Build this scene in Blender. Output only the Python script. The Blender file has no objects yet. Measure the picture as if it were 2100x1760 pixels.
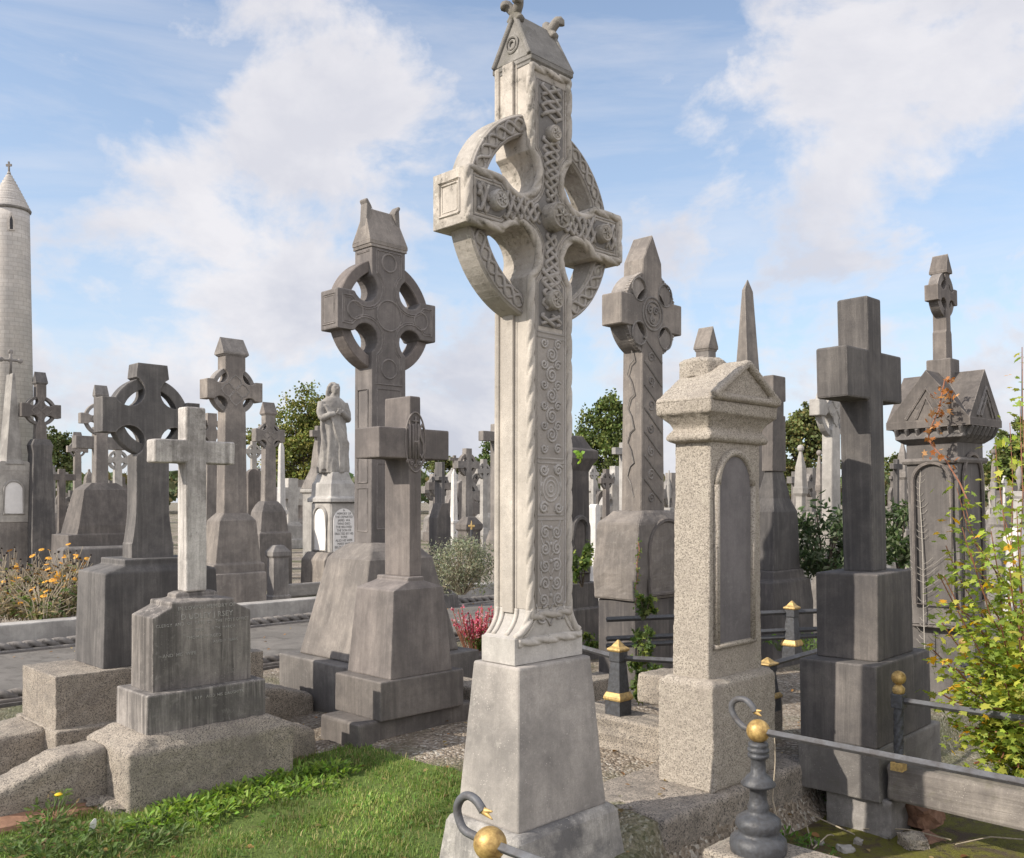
import bpy, bmesh, math, random
import numpy as np
from mathutils import Vector, Matrix, noise

# ---------------------------------------------------------------- set-up
sc = bpy.context.scene
COL = sc.collection
R = math.radians
rnd = random.Random(11)
F, U0, V0, EYE = 1900.0, 1050.0, 1030.0, 1.6      # survey: focal length in px of a 2100 px wide frame, eye height
SUN_EL, SUN_AZ = 33.0, None
SUN_DIR = Vector((-0.92, -0.39, 0)).normalized()    # horizontal direction TO the sun


def gp(u, v, z=0.0):
    """ground point seen along a sight line, at height z"""
    d = (EYE - z) * F / (v - V0)
    return Vector(((u - U0) * d / F, d, z))


def pt(u, v, d):
    return Vector(((u - U0) * d / F, d, EYE - (v - V0) * d / F))


S2 = math.sqrt(0.5)


def ab(a, b, z=0.0):
    """cemetery grid: a runs along the rows (right and away), b across them (left and away)"""
    return Vector(((a - b) * S2, (a + b) * S2, z))


def to_ab(p):
    return ((p[0] + p[1]) * S2, (p[1] - p[0]) * S2)


# ---------------------------------------------------------------- tagging
def tag(o, label=None, cat=None, group=None, kind=None):
    if label:
        o['label'] = label
    if cat:
        o['category'] = cat
    if group:
        o['group'] = group
    if kind:
        o['kind'] = kind
    return o


def empty(name, loc, rz=0.0, label=None, cat=None, group=None):
    e = bpy.data.objects.new(name, None)
    e.empty_display_size = 0.2
    COL.objects.link(e)
    e.location = loc
    e.rotation_euler = (0, 0, rz)
    return tag(e, label, cat, group)


def mk(name, bm, mat, parent=None, bevel=0.0, seg=2, sub=0, disp=0.0, dscale=0.06, vox=0.0, smooth=False, tri=False):
    """link a bmesh as ONE mesh object"""
    if tri:
        bmesh.ops.triangulate(bm, faces=[f for f in bm.faces if len(f.verts) > 4])
    bmesh.ops.recalc_face_normals(bm, faces=bm.faces[:])
    me = bpy.data.meshes.new(name)
    bm.to_mesh(me)
    bm.free()
    me.materials.append(mat)
    o = bpy.data.objects.new(name, me)
    COL.objects.link(o)
    if parent:
        o.parent = parent
    if smooth or vox:
        me.polygons.foreach_set('use_smooth', [True] * len(me.polygons))
    if bevel > 0:
        m = o.modifiers.new('bevel', 'BEVEL')
        m.width = bevel
        m.segments = seg
        m.limit_method = 'ANGLE'
        m.angle_limit = R(35)
    if vox > 0:
        m = o.modifiers.new('remesh', 'REMESH')
        m.mode = 'VOXEL'
        m.voxel_size = vox
        m.use_smooth_shade = True
    if sub:
        m = o.modifiers.new('sub', 'SUBSURF')
        m.subdivision_type = 'SIMPLE'
        m.levels = m.render_levels = sub
    if disp > 0:
        key = 'rough%.3f' % dscale
        tx = bpy.data.textures.get(key) or bpy.data.textures.new(key, 'CLOUDS')
        tx.noise_scale = dscale
        tx.noise_depth = 3
        m = o.modifiers.new('rough', 'DISPLACE')
        m.texture = tx
        m.strength = disp
        m.mid_level = 0.5
        m.texture_coords = 'GLOBAL'
    return o


# ---------------------------------------------------------------- shapes
def BM():
    return bmesh.new()


def loft(bm, secs):
    """stack of rectangles (z, half a, half b[, ox, oy]) joined into a closed block"""
    prev = None
    for s in secs:
        z, ha, hb = s[:3]
        ox, oy = (s[3], s[4]) if len(s) > 4 else (0, 0)
        ring = [bm.verts.new((ox + i * ha, oy + j * hb, z)) for i, j in ((-1, -1), (1, -1), (1, 1), (-1, 1))]
        if prev is None:
            bm.faces.new(ring[::-1])
        else:
            for k in range(4):
                bm.faces.new((prev[k], prev[(k + 1) % 4], ring[(k + 1) % 4], ring[k]))
        prev = ring
    bm.faces.new(prev)
    return bm


def box(bm, x0, x1, y0, y1, z0, z1):
    return loft(bm, [(z0, (x1 - x0) / 2, (y1 - y0) / 2, (x0 + x1) / 2, (y0 + y1) / 2),
                     (z1, (x1 - x0) / 2, (y1 - y0) / 2, (x0 + x1) / 2, (y0 + y1) / 2)])


def extrude(bm, pts, y0, y1, axis='y'):
    """polygon (p,z) pulled through y (axis y: p is x) or through x (axis x: p is y)"""
    def v(p, q, t):
        return bm.verts.new((p, t, q)) if axis == 'y' else bm.verts.new((t, p, q))
    A = [v(p, q, y0) for p, q in pts]
    B = [v(p, q, y1) for p, q in pts]
    n = len(pts)
    for k in range(n):
        bm.faces.new((A[k], B[k], B[(k + 1) % n], A[(k + 1) % n]))
    if n < 5:
        bm.faces.new(A)
        bm.faces.new(B[::-1])
        return bm
    from mathutils.geometry import delaunay_2d_cdt
    vv, _, ff, ov, _, _ = delaunay_2d_cdt([Vector((p, q)) for p, q in pts], [], [list(range(n))], 1, 1e-7)
    idx = [o[0] for o in ov]
    for f in ff:
        t = [idx[i] for i in f]
        if len(set(t)) == len(t):
            bm.faces.new([A[i] for i in t])
            bm.faces.new([B[i] for i in t][::-1])
    return bm


def prism(bm, ze, ha, hb, zr, rl, along='x'):
    """gable roof block: eaves rectangle at ze, ridge of half length rl at zr"""
    b = [bm.verts.new((i * ha, j * hb, ze)) for i, j in ((-1, -1), (1, -1), (1, 1), (-1, 1))]
    if along == 'x':
        r0, r1 = bm.verts.new((-rl, 0, zr)), bm.verts.new((rl, 0, zr))
        bm.faces.new((b[0], b[1], r1, r0)); bm.faces.new((b[2], b[3], r0, r1))
        bm.faces.new((b[3], b[0], r0)); bm.faces.new((b[1], b[2], r1))
    else:
        r0, r1 = bm.verts.new((0, -rl, zr)), bm.verts.new((0, rl, zr))
        bm.faces.new((b[3], b[0], r0, r1)); bm.faces.new((b[1], b[2], r1, r0))
        bm.faces.new((b[0], b[1], r0)); bm.faces.new((b[2], b[3], r1))
    bm.faces.new(b[::-1])
    return bm


def resample(pts, ds, closed=False):
    P = [Vector(p) for p in pts]
    if closed:
        P.append(P[0].copy())
    out, carry = [P[0].copy()], 0.0
    for a, b in zip(P, P[1:]):
        L = (b - a).length
        if L < 1e-9:
            continue
        t = ds - carry
        while t <= L:
            out.append(a.lerp(b, t / L))
            t += ds
        carry = L - (t - ds)
    if closed and (out[-1] - out[0]).length < ds * .5:
        out.pop()
    return out


def tube(bm, pts, r, seg=8, closed=False, rf=None, flat=1.0):
    """round bar along pts; rf(s, angle) scales the radius (rope twist, tapers)"""
    P = [Vector(p) for p in pts]
    n = len(P)
    if n < 2:
        return bm
    rings, s = [], 0.0
    up = Vector((0, 0, 1))
    t0 = (P[1] - P[0]).normalized()
    if abs(t0.z) > .9:
        up = Vector((0, -1, 0))
    N = (up - t0 * up.dot(t0)).normalized()
    for i in range(n):
        if closed:
            T = P[(i + 1) % n] - P[i - 1]
        else:
            T = P[min(i + 1, n - 1)] - P[max(i - 1, 0)]
        if T.length < 1e-9:
            T = t0
        T = T.normalized()
        N = N - T * N.dot(T)
        if N.length < 1e-6:
            N = T.orthogonal()
        N.normalize()
        B = T.cross(N)
        if i:
            s += (P[i] - P[i - 1]).length
        ring = []
        for k in range(seg):
            a = 2 * math.pi * k / seg
            rr = r * (rf(s, a) if rf else 1.0)
            ring.append(bm.verts.new(P[i] + N * (math.cos(a) * rr) + B * (math.sin(a) * rr * flat)))
        rings.append(ring)
    m = n if closed else n - 1
    for i in range(m):
        a, b = rings[i], rings[(i + 1) % n]
        for k in range(seg):
            bm.faces.new((a[k], a[(k + 1) % seg], b[(k + 1) % seg], b[k]))
    if not closed:
        bm.faces.new(rings[0][::-1])
        bm.faces.new(rings[-1])
    return bm


def rope(bm, pts, r, pitch=.06, strands=2, depth=.2, closed=False, ds=.009, seg=12):
    Q = resample(pts, ds, closed)
    return tube(bm, Q, r, seg, closed, lambda s, a: 1 - depth * (0.5 - 0.5 * math.cos(strands * a - 2 * math.pi * s / pitch)) ** 5)


def lathe(bm, prof, c=(0, 0, 0), seg=24):
    rings = []
    for r, z in prof:
        rings.append([bm.verts.new((c[0] + r * math.cos(2 * math.pi * k / seg), c[1] + r * math.sin(2 * math.pi * k / seg), c[2] + z)) for k in range(seg)])
    for a, b in zip(rings, rings[1:]):
        for k in range(seg):
            bm.faces.new((a[k], a[(k + 1) % seg], b[(k + 1) % seg], b[k]))
    bm.faces.new(rings[0][::-1])
    bm.faces.new(rings[-1])
    return bm


def ball(bm, c, r, sq=(1, 1, 1), seg=20):
    m = Matrix.Translation(c) @ Matrix.Diagonal((r * sq[0], r * sq[1], r * sq[2], 1))
    bmesh.ops.create_uvsphere(bm, u_segments=seg, v_segments=seg // 2 + 2, radius=1, matrix=m)
    return bm


def disc_boss(bm, x, z, y, r, h):
    """domed roundel standing out of a face that looks along -y"""
    prof = [(r, 0), (r, h * .75), (r * .86, h), (r * .7, h * .93), (r * .55, h), (r * .2, h * .9), (r * .06, h)]
    rings = []
    for q, t in prof:
        rings.append([bm.verts.new((x + q * math.cos(2 * math.pi * k / 20), y - t, z + q * math.sin(2 * math.pi * k / 20))) for k in range(20)])
    for a, b in zip(rings, rings[1:]):
        for k in range(20):
            bm.faces.new((a[k], a[(k + 1) % 20], b[(k + 1) % 20], b[k]))
    bm.faces.new(rings[-1])
    bm.faces.new(rings[0][::-1])
    for k in range(6):
        a = k * math.pi / 3
        tube(bm, [(x + r * .62 * math.cos(a + .35 * t) * t, y - h, z + r * .62 * math.sin(a + .35 * t) * t) for t in (.15, .5, .8, 1.05)], r * .1, 6)
    return bm


def spiral(bm, x, z, y, r, turns=2.0, w=.006, hand=1, ph=0.0):
    n = int(16 * turns)
    pts = []
    for i in range(n + 1):
        t = i / n
        q = r * (1 - .88 * t)
        a = ph + hand * 2 * math.pi * turns * t
        pts.append((x + q * math.cos(a), y, z + q * math.sin(a)))
    return tube(bm, pts, w, 6)


def plait(bm, p0, p1, amp, y, n=4, period=.12, w=.008, side=None):
    """interlace of n strands from p0 to p1 (x,z), weaving over and under"""
    d = Vector((p1[0] - p0[0], p1[1] - p0[1]))
    L = d.length
    d.normalize()
    q = Vector((-d.y, d.x))
    m = max(8, int(L / .012))
    for i in range(n):
        ph = 2 * math.pi * i / n
        pts = []
        for k in range(m + 1):
            t = L * k / m
            a = 2 * math.pi * t / period + ph
            A = amp(t / L) if callable(amp) else amp
            off = A * (math.asin(max(-1, min(1, .97 * math.sin(a)))) / 1.33)
            pts.append((p0[0] + d.x * t + q.x * off, y - .004 * math.cos(a * n / 2 + ph), p0[1] + d.y * t + q.y * off))
        tube(bm, pts, w, 6)
    return bm


def frame(bm, x0, x1, z0, z1, y, w, axis='y'):
    """raised square bead round a panel on a face at y (or at x when axis is x)"""
    P = [(x0, z0), (x1, z0), (x1, z1), (x0, z1)]
    pts = [(p, y, q) if axis == 'y' else (y, p, q) for p, q in P]
    return tube(bm, resample(pts, .5, True) if False else pts + [pts[0]], w, 4)


def arch_pts(x0, x1, z0, zs, n=14):
    """outline of a round-headed panel"""
    r = (x1 - x0) / 2
    c = (x0 + x1) / 2
    return [(x0, z0), (x1, z0)] + [(c + r * math.cos(math.pi * k / n), zs + r * math.sin(math.pi * k / n)) for k in range(n + 1)]


# ---------------------------------------------------------------- a monument set out from its sight lines
class Mon:
    def __init__(s, name, label, cat, uc, d, ul, ur, t=45, gz=0.0, lean=0.0, group=None):
        ta = R(t)
        s.a = (math.sin(ta), math.cos(ta))
        s.b = (-math.cos(ta), math.sin(ta))
        p = ((uc - U0) / F * d, d)
        kr, kl = (ur - U0) / F, (ul - U0) / F
        wa = (kr * p[1] - p[0]) / (s.a[0] - kr * s.a[1])
        wb = (kl * p[1] - p[0]) / (s.b[0] - kl * s.b[1])
        s.ha0, s.hb0 = wa / 2, wb / 2
        s.C = (p[0] + s.a[0] * wa / 2 + s.b[0] * wb / 2, p[1] + s.a[1] * wa / 2 + s.b[1] * wb / 2)
        s.gz, s.tl = gz, math.tan(R(lean))
        s.e = empty(name, (0, 0, 0), 0, label, cat, group)
        M = Matrix.Rotation(R(lean), 4, 'Y') @ Matrix.Rotation(math.pi / 2 - ta, 4, 'Z')
        s.e.rotation_euler = M.to_euler()
        s.e.location = (s.C[0], s.C[1], gz)
        if lean:                                    # keep the reference tier where it was seen
            s.e.location.x -= 0.0

    def cx(s, z):
        return s.C[0] + s.tl * z, s.C[1]

    def dims(s, v, ul, uc, ur):
        z0 = EYE - (v - V0) * s.C[1] / F - s.gz
        Cx, Cy = s.cx(z0)
        rows = []
        for u, sa, sb in ((ul, -1, 1), (uc, -1, -1), (ur, 1, -1)):
            if u is None:
                continue
            k = (u - U0) / F
            rows.append((sa * (s.a[0] - k * s.a[1]), sb * (s.b[0] - k * s.b[1]), k * Cy - Cx))
        m11 = sum(r[0] * r[0] for r in rows); m12 = sum(r[0] * r[1] for r in rows); m22 = sum(r[1] * r[1] for r in rows)
        g1 = sum(r[0] * r[2] for r in rows); g2 = sum(r[1] * r[2] for r in rows)
        D = m11 * m22 - m12 * m12
        return (g1 * m22 - g2 * m12) / D, (g2 * m11 - g1 * m12) / D

    def sec(s, v, ul, uc, ur):
        ha, hb = s.dims(v, ul, uc, ur)
        return (s.Z(v, -ha, -hb), ha, hb)

    def Z(s, v, x, y):
        d = s.C[1] + s.a[1] * x + s.b[1] * y
        return EYE - (v - V0) * d / F - s.gz

    def X(s, u, y, v=V0):
        k = (u - U0) / F
        z0 = EYE - (v - V0) * s.C[1] / F - s.gz
        Cx, Cy = s.cx(z0)
        return (k * (Cy + s.b[1] * y) - Cx - s.b[0] * y) / (s.a[0] - k * s.a[1])


def cross_outline(hw0, hw, hwt, z0, zc, zt, L, ah, hx=0, hz=0, hr=0, x0=0.0, n=14, shoulder=None):
    """outline (x,z) of a cross; hr>0 bites round hollows into the four armpits"""
    half = [(-hw0, z0)]
    if shoulder:
        half += shoulder
    if hr > 0:
        s1 = math.sqrt(max(hr * hr - (hx - hw) ** 2, 1e-6))
        s2 = math.sqrt(max(hr * hr - (hz - ah) ** 2, 1e-6))
        def arc(cz, a1, a2):
            return [(-hx + hr * math.cos(a1 + (a2 - a1) * k / n), cz + hr * math.sin(a1 + (a2 - a1) * k / n)) for k in range(n + 1)]
        a1, a2 = math.atan2(-s1, hx - hw), math.atan2(hz - ah, -s2)
        half += arc(zc - hz, a1, a2)
        half += [(-L, zc - ah), (-L, zc + ah)]
        half += arc(zc + hz, -a2, -a1)
    else:
        half += [(-hw, zc - ah), (-L, zc - ah), (-L, zc + ah), (-hw, zc + ah)]
    half += [(-hwt, zt)]
    right = [(-x, z) for x, z in half[::-1]]
    return [(x + x0, z) for x, z in half + right]


def ring_mesh(bm, zc, R1, R0, t, x0=0.0, n=72):
    A = []
    for k in range(n):
        a = 2 * math.pi * k / n
        c, s_ = math.cos(a), math.sin(a)
        A.append([bm.verts.new((x0 + q * c, y, zc + q * s_)) for q, y in ((R0, -t), (R1, -t), (R1, t), (R0, t))])
    for k in range(n):
        p, q = A[k], A[(k + 1) % n]
        for j in range(4):
            bm.faces.new((p[j], p[(j + 1) % 4], q[(j + 1) % 4], q[j]))
    return bm


def house_cap(bm, ze, ha, hb, zr, rl, along='x', lip=.025, under=None):
    """house-shaped capstone: moulded eaves under a steep gable roof"""
    ua, ub = under or (ha - .03, hb - .03)
    loft(bm, [(ze - lip * 1.6, ua, ub), (ze - lip * .8, ha - .006, hb - .006), (ze - lip * .79, ha, hb), (ze + .004, ha, hb)])
    prism(bm, ze + .004, ha, hb, zr, rl, along)
    return bm

# ---------------------------------------------------------------- materials
def nt_new(name):
    m = bpy.data.materials.new(name)
    m.use_nodes = True
    n = m.node_tree
    n.nodes.clear()
    out = n.nodes.new('ShaderNodeOutputMaterial')
    b = n.nodes.new('ShaderNodeBsdfPrincipled')
    n.links.new(b.outputs[0], out.inputs[0])
    b.inputs['Roughness'].default_value = .9
    b.inputs['Specular IOR Level'].default_value = .25
    return m, n, b


class NG:
    """small helper round a node tree"""
    def __init__(s, n):
        s.n = n

    def new(s, t, **kw):
        x = s.n.nodes.new(t)
        for k, v in kw.items():
            setattr(x, k, v)
        return x

    def link(s, a, b):
        s.n.links.new(a, b)

    def val(s, sock, v):
        if hasattr(v, 'is_linked') or hasattr(v, 'links'):
            s.link(v, sock)
        else:
            sock.default_value = v

    def math(s, op, a, b=0.5, c=None, clamp=False):
        x = s.new('ShaderNodeMath', operation=op)
        x.use_clamp = clamp
        s.val(x.inputs[0], a)
        s.val(x.inputs[1], b)
        if c is not None:
            s.val(x.inputs[2], c)
        return x.outputs[0]

    def mix(s, f, a, b, mode='MIX'):
        x = s.new('ShaderNodeMix', data_type='RGBA', blend_type=mode)
        s.val(x.inputs['Factor'], f)
        for sk, v in ((x.inputs[6], a), (x.inputs[7], b)):
            if isinstance(v, tuple):
                sk.default_value = (v[0], v[1], v[2], 1)
            else:
                s.link(v, sk)
        return x.outputs[2]

    def noise(s, vec, scale, detail=4, rough=.6, dist=0.0):
        x = s.new('ShaderNodeTexNoise')
        x.inputs['Scale'].default_value = scale
        x.inputs['Detail'].default_value = detail
        x.inputs['Roughness'].default_value = rough
        x.inputs['Distortion'].default_value = dist
        s.link(vec, x.inputs['Vector'])
        return x.outputs['Fac']

    def vor(s, vec, scale, feature='F1', out='Distance', rand=1.0):
        x = s.new('ShaderNodeTexVoronoi', feature=feature)
        x.inputs['Scale'].default_value = scale
        x.inputs['Randomness'].default_value = rand
        s.link(vec, x.inputs['Vector'])
        return x.outputs[out]

    def ramp(s, f, lo, hi, a=0.0, b=1.0):
        x = s.new('ShaderNodeMapRange')
        s.val(x.inputs[0], f)
        for i, v in enumerate((lo, hi, a, b)):
            x.inputs[i + 1].default_value = v
        return x.outputs[0]

    def mapv(s, vec, scale=(1, 1, 1), loc=(0, 0, 0)):
        x = s.new('ShaderNodeMapping')
        x.inputs['Scale'].default_value = scale
        x.inputs['Location'].default_value = loc
        s.link(vec, x.inputs['Vector'])
        return x.outputs[0]

    def coords(s, shift=True):
        tc = s.new('ShaderNodeTexCoord')
        if not shift:
            return tc.outputs['Object']
        oi = s.new('ShaderNodeObjectInfo')
        add = s.new('ShaderNodeVectorMath', operation='ADD')
        cmb = s.new('ShaderNodeCombineXYZ')
        s.link(s.math('MULTIPLY', oi.outputs['Random'], 37.0), cmb.inputs[0])
        s.link(s.math('MULTIPLY', oi.outputs['Random'], 91.0), cmb.inputs[1])
        s.link(tc.outputs['Object'], add.inputs[0])
        s.link(cmb.outputs[0], add.inputs[1])
        return add.outputs[0]

    def bump(s, b, h, strength=.4, dist=.01):
        x = s.new('ShaderNodeBump')
        x.inputs['Strength'].default_value = strength
        x.inputs['Distance'].default_value = dist
        s.link(h, x.inputs['Height'])
        s.link(x.outputs[0], b.inputs['Normal'])


def sc3(c, k):
    return (c[0] * k, c[1] * k, c[2] * k)


def stone(name, light, dark, streak=.5, lichen=.25, lich=(.42, .41, .37), spots=.3, bump=.35, rough=.9, moss=0.0, scale=1.0, blotch=(.42, .62), crust=None, edge=0.0, wash=0.0):
    """weathered limestone: blotches, rain streaks, lichen spots, fine pitting"""
    m, n, b = nt_new(name)
    g = NG(n)
    co = g.coords()
    big = g.noise(co, 2.1 * scale, 7, .68, .3)
    c = g.mix(g.ramp(big, blotch[0], blotch[1]), dark, light)
    med = g.noise(co, 13 * scale, 6, .7)
    c = g.mix(g.math('MULTIPLY', g.ramp(med, .45, .75), .45), c, sc3(dark, .75))
    if streak:
        st = g.noise(g.mapv(co, (7.5, 7.5, .8)), 1.0, 7, .72)
        st2 = g.noise(g.mapv(co, (34, 34, 1.5)), 1.0, 4, .65)
        f = g.math('MULTIPLY', g.ramp(g.math('ADD', g.math('MULTIPLY', st, .8), g.math('MULTIPLY', st2, .2)), .46, .62), g.math('MULTIPLY', g.ramp(big, .38, .60, .6, 1.1), streak))
        c = g.mix(f, c, sc3(dark, .62))
        f2 = g.math('MULTIPLY', g.ramp(g.noise(g.mapv(co, (22, 22, 1.1), (5, 3, 1)), 1.0, 5, .7), .56, .72), streak * .55)
        c = g.mix(f2, c, sc3(light, 1.35))
    if wash:                                         # narrow dark and chalky rain runs
        w1 = g.noise(g.mapv(co, (26, 26, .55), (3, 1, 0)), 1.0, 5, .7)
        w2 = g.noise(co, 2.6, 4, .6)
        c = g.mix(g.math('MULTIPLY', g.ramp(w1, .53, .62), g.ramp(w2, .40, .55, .2, wash)), c, sc3(dark, .45))
        c = g.mix(g.math('MULTIPLY', g.ramp(w1, .46, .38), g.ramp(w2, .58, .42, .1, wash * .8)), c, sc3(light, 1.6))
    if lichen:
        l = g.noise(co, 24, 8, .75, .4)
        l2 = g.noise(co, 3.3, 3, .5)
        f = g.math('MULTIPLY', g.math('MULTIPLY', g.ramp(l, .55, .68), g.ramp(l2, .42, .62)), lichen)
        c = g.mix(f, c, lich)
    if moss:
        l = g.noise(co, 7, 7, .72, .5)
        c = g.mix(g.math('MULTIPLY', g.ramp(l, .56, .7), moss), c, (.13, .13, .045))
    if spots:
        v = g.vor(co, 75)
        w = g.noise(co, 9, 3)
        f = g.math('MULTIPLY', g.math('MULTIPLY', g.ramp(v, .22, .1), g.ramp(w, .5, .66)), spots)
        c = g.mix(f, c, sc3(light, 1.8))
    fine = g.noise(co, 130, 3, .7)
    c = g.mix(g.ramp(fine, .3, .72, 0, .4), c, sc3(dark, .8))
    if edge:                                         # paler, rubbed arrises broken up by noise
        bv = g.new('ShaderNodeBevel')
        bv.samples = 4
        bv.inputs['Radius'].default_value = .014
        ge = g.new('ShaderNodeNewGeometry')
        dt = g.new('ShaderNodeVectorMath', operation='DOT_PRODUCT')
        g.link(bv.outputs[0], dt.inputs[0])
        g.link(ge.outputs['Normal'], dt.inputs[1])
        em = g.math('MULTIPLY', g.ramp(dt.outputs['Value'], .985, .86), g.ramp(g.noise(co, 16, 5, .7), .40, .62, .05, 1.0))
        c = g.mix(g.math('MULTIPLY', em, edge), c, sc3(light, 1.75))
    oi = g.new('ShaderNodeObjectInfo')
    vb = g.new('ShaderNodeHueSaturation')
    g.link(g.ramp(oi.outputs['Random'], 0, 1, .84, 1.16), vb.inputs['Value'])
    g.link(g.ramp(g.math('FRACT', g.math('MULTIPLY', oi.outputs['Random'], 7.3)), 0, 1, .5, .95), vb.inputs['Saturation'])
    g.link(c, vb.inputs['Color'])
    c = vb.outputs['Color']
    if crust:                                        # grey lichen and black rain crust high up on the monument
        sz = g.new('ShaderNodeSeparateXYZ')
        tc = g.new('ShaderNodeTexCoord')
        g.link(tc.outputs['Object'], sz.inputs[0])
        hi = g.ramp(sz.outputs[2], crust[0], crust[1], .18, 1.0)
        l1 = g.noise(co, 6.5, 9, .74, .5)
        l2 = g.noise(co, 30, 6, .72)
        c = g.mix(g.math('MULTIPLY', hi, g.ramp(l1, .46, .60, 0, .75)), c, (.235, .215, .185))
        c = g.mix(g.math('MULTIPLY', hi, g.math('MULTIPLY', g.ramp(l2, .56, .64), g.ramp(l1, .42, .56, 0, .8))), c, (.085, .08, .07))
        c = g.mix(g.math('MULTIPLY', hi, g.math('MULTIPLY', g.ramp(l2, .43, .37), g.ramp(l1, .44, .54, 0, .6))), c, (.55, .53, .47))
    g.link(c, b.inputs['Base Color'])
    b.inputs['Roughness'].default_value = rough
    h = g.math('ADD', g.math('MULTIPLY', fine, .4), g.math('MULTIPLY', med, .8))
    g.bump(b, h, bump, .012)
    return m


def granite(name, light, mid, dark, cell=120, stain=.5, bump=.6):
    """coarse speckled granite, pitted, with brown stains and pale lichen"""
    m, n, b = nt_new(name)
    g = NG(n)
    co = g.coords()
    cells = g.vor(co, cell, 'F1', 'Color')
    sep = g.new('ShaderNodeSeparateColor')
    g.link(cells, sep.inputs[0])
    c = g.mix(g.ramp(sep.outputs[0], .3, .75), mid, light)
    c = g.mix(g.ramp(sep.outputs[1], .74, .84), c, dark)
    fine = g.noise(co, 170, 3, .7)
    c = g.mix(g.ramp(fine, .35, .75, 0, .55), c, sc3(mid, .6))
    big = g.noise(co, 3.2, 7, .7, .4)
    c = g.mix(g.math('MULTIPLY', g.ramp(big, .46, .68), stain), c, sc3(dark, 1.5))
    l = g.noise(co, 5.5, 6, .7, .3)
    c = g.mix(g.math('MULTIPLY', g.ramp(l, .58, .72), .45), c, (.43, .40, .33))
    st = g.noise(g.mapv(co, (13, 13, .9)), 1.0, 5, .7)
    c = g.mix(g.math('MULTIPLY', g.ramp(st, .54, .7), stain * .7), c, sc3(dark, 1.2))
    g.link(c, b.inputs['Base Color'])
    h = g.math('ADD', fine, g.math('MULTIPLY', sep.outputs[2], .6))
    g.bump(b, h, bump, .008)
    return m


def plain(name, col, rough=.6, metal=0.0, var=.35, nscale=20, bump=.15, col2=None, spec=.4):
    m, n, b = nt_new(name)
    g = NG(n)
    co = g.coords()
    f = g.noise(co, nscale, 5, .65)
    c = g.mix(g.ramp(f, .35, .68), col2 or sc3(col, 1 - var), col)
    g.link(c, b.inputs['Base Color'])
    b.inputs['Roughness'].default_value = rough
    b.inputs['Metallic'].default_value = metal
    b.inputs['Specular IOR Level'].default_value = spec
    if bump:
        g.bump(b, f, bump, .01)
    return m


def leafy(name, trans=.35, rough=.55):
    """leaf colour comes from each leaf's own tint"""
    m = bpy.data.materials.new(name)
    m.use_nodes = True
    n = m.node_tree
    n.nodes.clear()
    g = NG(n)
    out = g.new('ShaderNodeOutputMaterial')
    at = g.new('ShaderNodeAttribute', attribute_name='tint')
    b = g.new('ShaderNodeBsdfPrincipled')
    b.inputs['Roughness'].default_value = rough
    b.inputs['Specular IOR Level'].default_value = .3
    g.link(at.outputs['Color'], b.inputs['Base Color'])
    t = g.new('ShaderNodeBsdfTranslucent')
    hs = g.new('ShaderNodeHueSaturation')
    hs.inputs['Value'].default_value = 1.7
    hs.inputs['Saturation'].default_value = 1.1
    g.link(at.outputs['Color'], hs.inputs['Color'])
    g.link(hs.outputs[0], t.inputs['Color'])
    mx = g.new('ShaderNodeMixShader')
    mx.inputs[0].default_value = trans
    g.link(b.outputs[0], mx.inputs[1])
    g.link(t.outputs[0], mx.inputs[2])
    g.link(mx.outputs[0], out.inputs[0])
    return m


M_PALE = stone('pale limestone', (.505, .455, .392), (.33, .298, .26), streak=.30, lichen=.45, lich=(.56, .52, .45), spots=.1, bump=.35, blotch=(.36, .60), crust=(2.25, 2.75))
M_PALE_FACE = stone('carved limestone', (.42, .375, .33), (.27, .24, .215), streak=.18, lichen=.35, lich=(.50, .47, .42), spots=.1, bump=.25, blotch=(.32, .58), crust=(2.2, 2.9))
M_PALE_CAP = stone('lichened limestone', (.33, .30, .255), (.16, .145, .125), streak=.3, lichen=.8, lich=(.46, .43, .36), spots=.4, bump=.5, moss=.5)
M_PALE_DEEP = stone('recess-shaded limestone', (.27, .24, .212), (.185, .165, .148), streak=.1, lichen=.3, spots=.0, bump=.4)  # darker tone paints in the shade between the raised strands
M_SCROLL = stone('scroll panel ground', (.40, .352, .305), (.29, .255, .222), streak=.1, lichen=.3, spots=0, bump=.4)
M_BASE = stone('grey limestone block', (.52, .46, .40), (.25, .226, .206), streak=.3, lichen=.7, lich=(.56, .52, .45), spots=.6, bump=.3, blotch=(.36, .62))
M_PLINTH = stone('stained limestone plinth', (.37, .345, .31), (.13, .125, .125), streak=.55, lichen=.7, lich=(.5, .47, .42), spots=.8, bump=.35, blotch=(.42, .55))
M_DARK = stone('dark weathered stone', edge=.7, wash=.12, light=(.215, .186, .164), dark=(.112, .099, .092), streak=.5, lichen=.25, lich=(.26, .245, .215), spots=.2, bump=.22)
M_DARK2 = stone('sooty dark stone', edge=.8, wash=.22, light=(.172, .153, .138), dark=(.088, .081, .08), streak=.7, lichen=.2, lich=(.22, .215, .2), spots=.2, bump=.22)
M_BROWN = stone('brown sandstone', edge=.5, wash=.08, light=(.235, .200, .18), dark=(.128, .112, .106), streak=.5, lichen=.3, lich=(.3, .28, .245), spots=.2, bump=.25)
M_GREY = stone('grey weathered stone', edge=.5, wash=.08, light=(.31, .27, .233), dark=(.16, .142, .129), streak=.5, lichen=.45, lich=(.40, .38, .33), spots=.5, bump=.35)
M_LITE = stone('light grey stone', (.46, .43, .385), (.27, .25, .228), streak=.35, lichen=.4, lich=(.54, .51, .46), spots=.3, bump=.3)
M_WHITE = stone('white weathered marble', (.63, .60, .56), (.42, .40, .375), streak=.55, lichen=.2, lich=(.2, .18, .16), spots=.0, bump=.35, blotch=(.3, .5))
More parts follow.
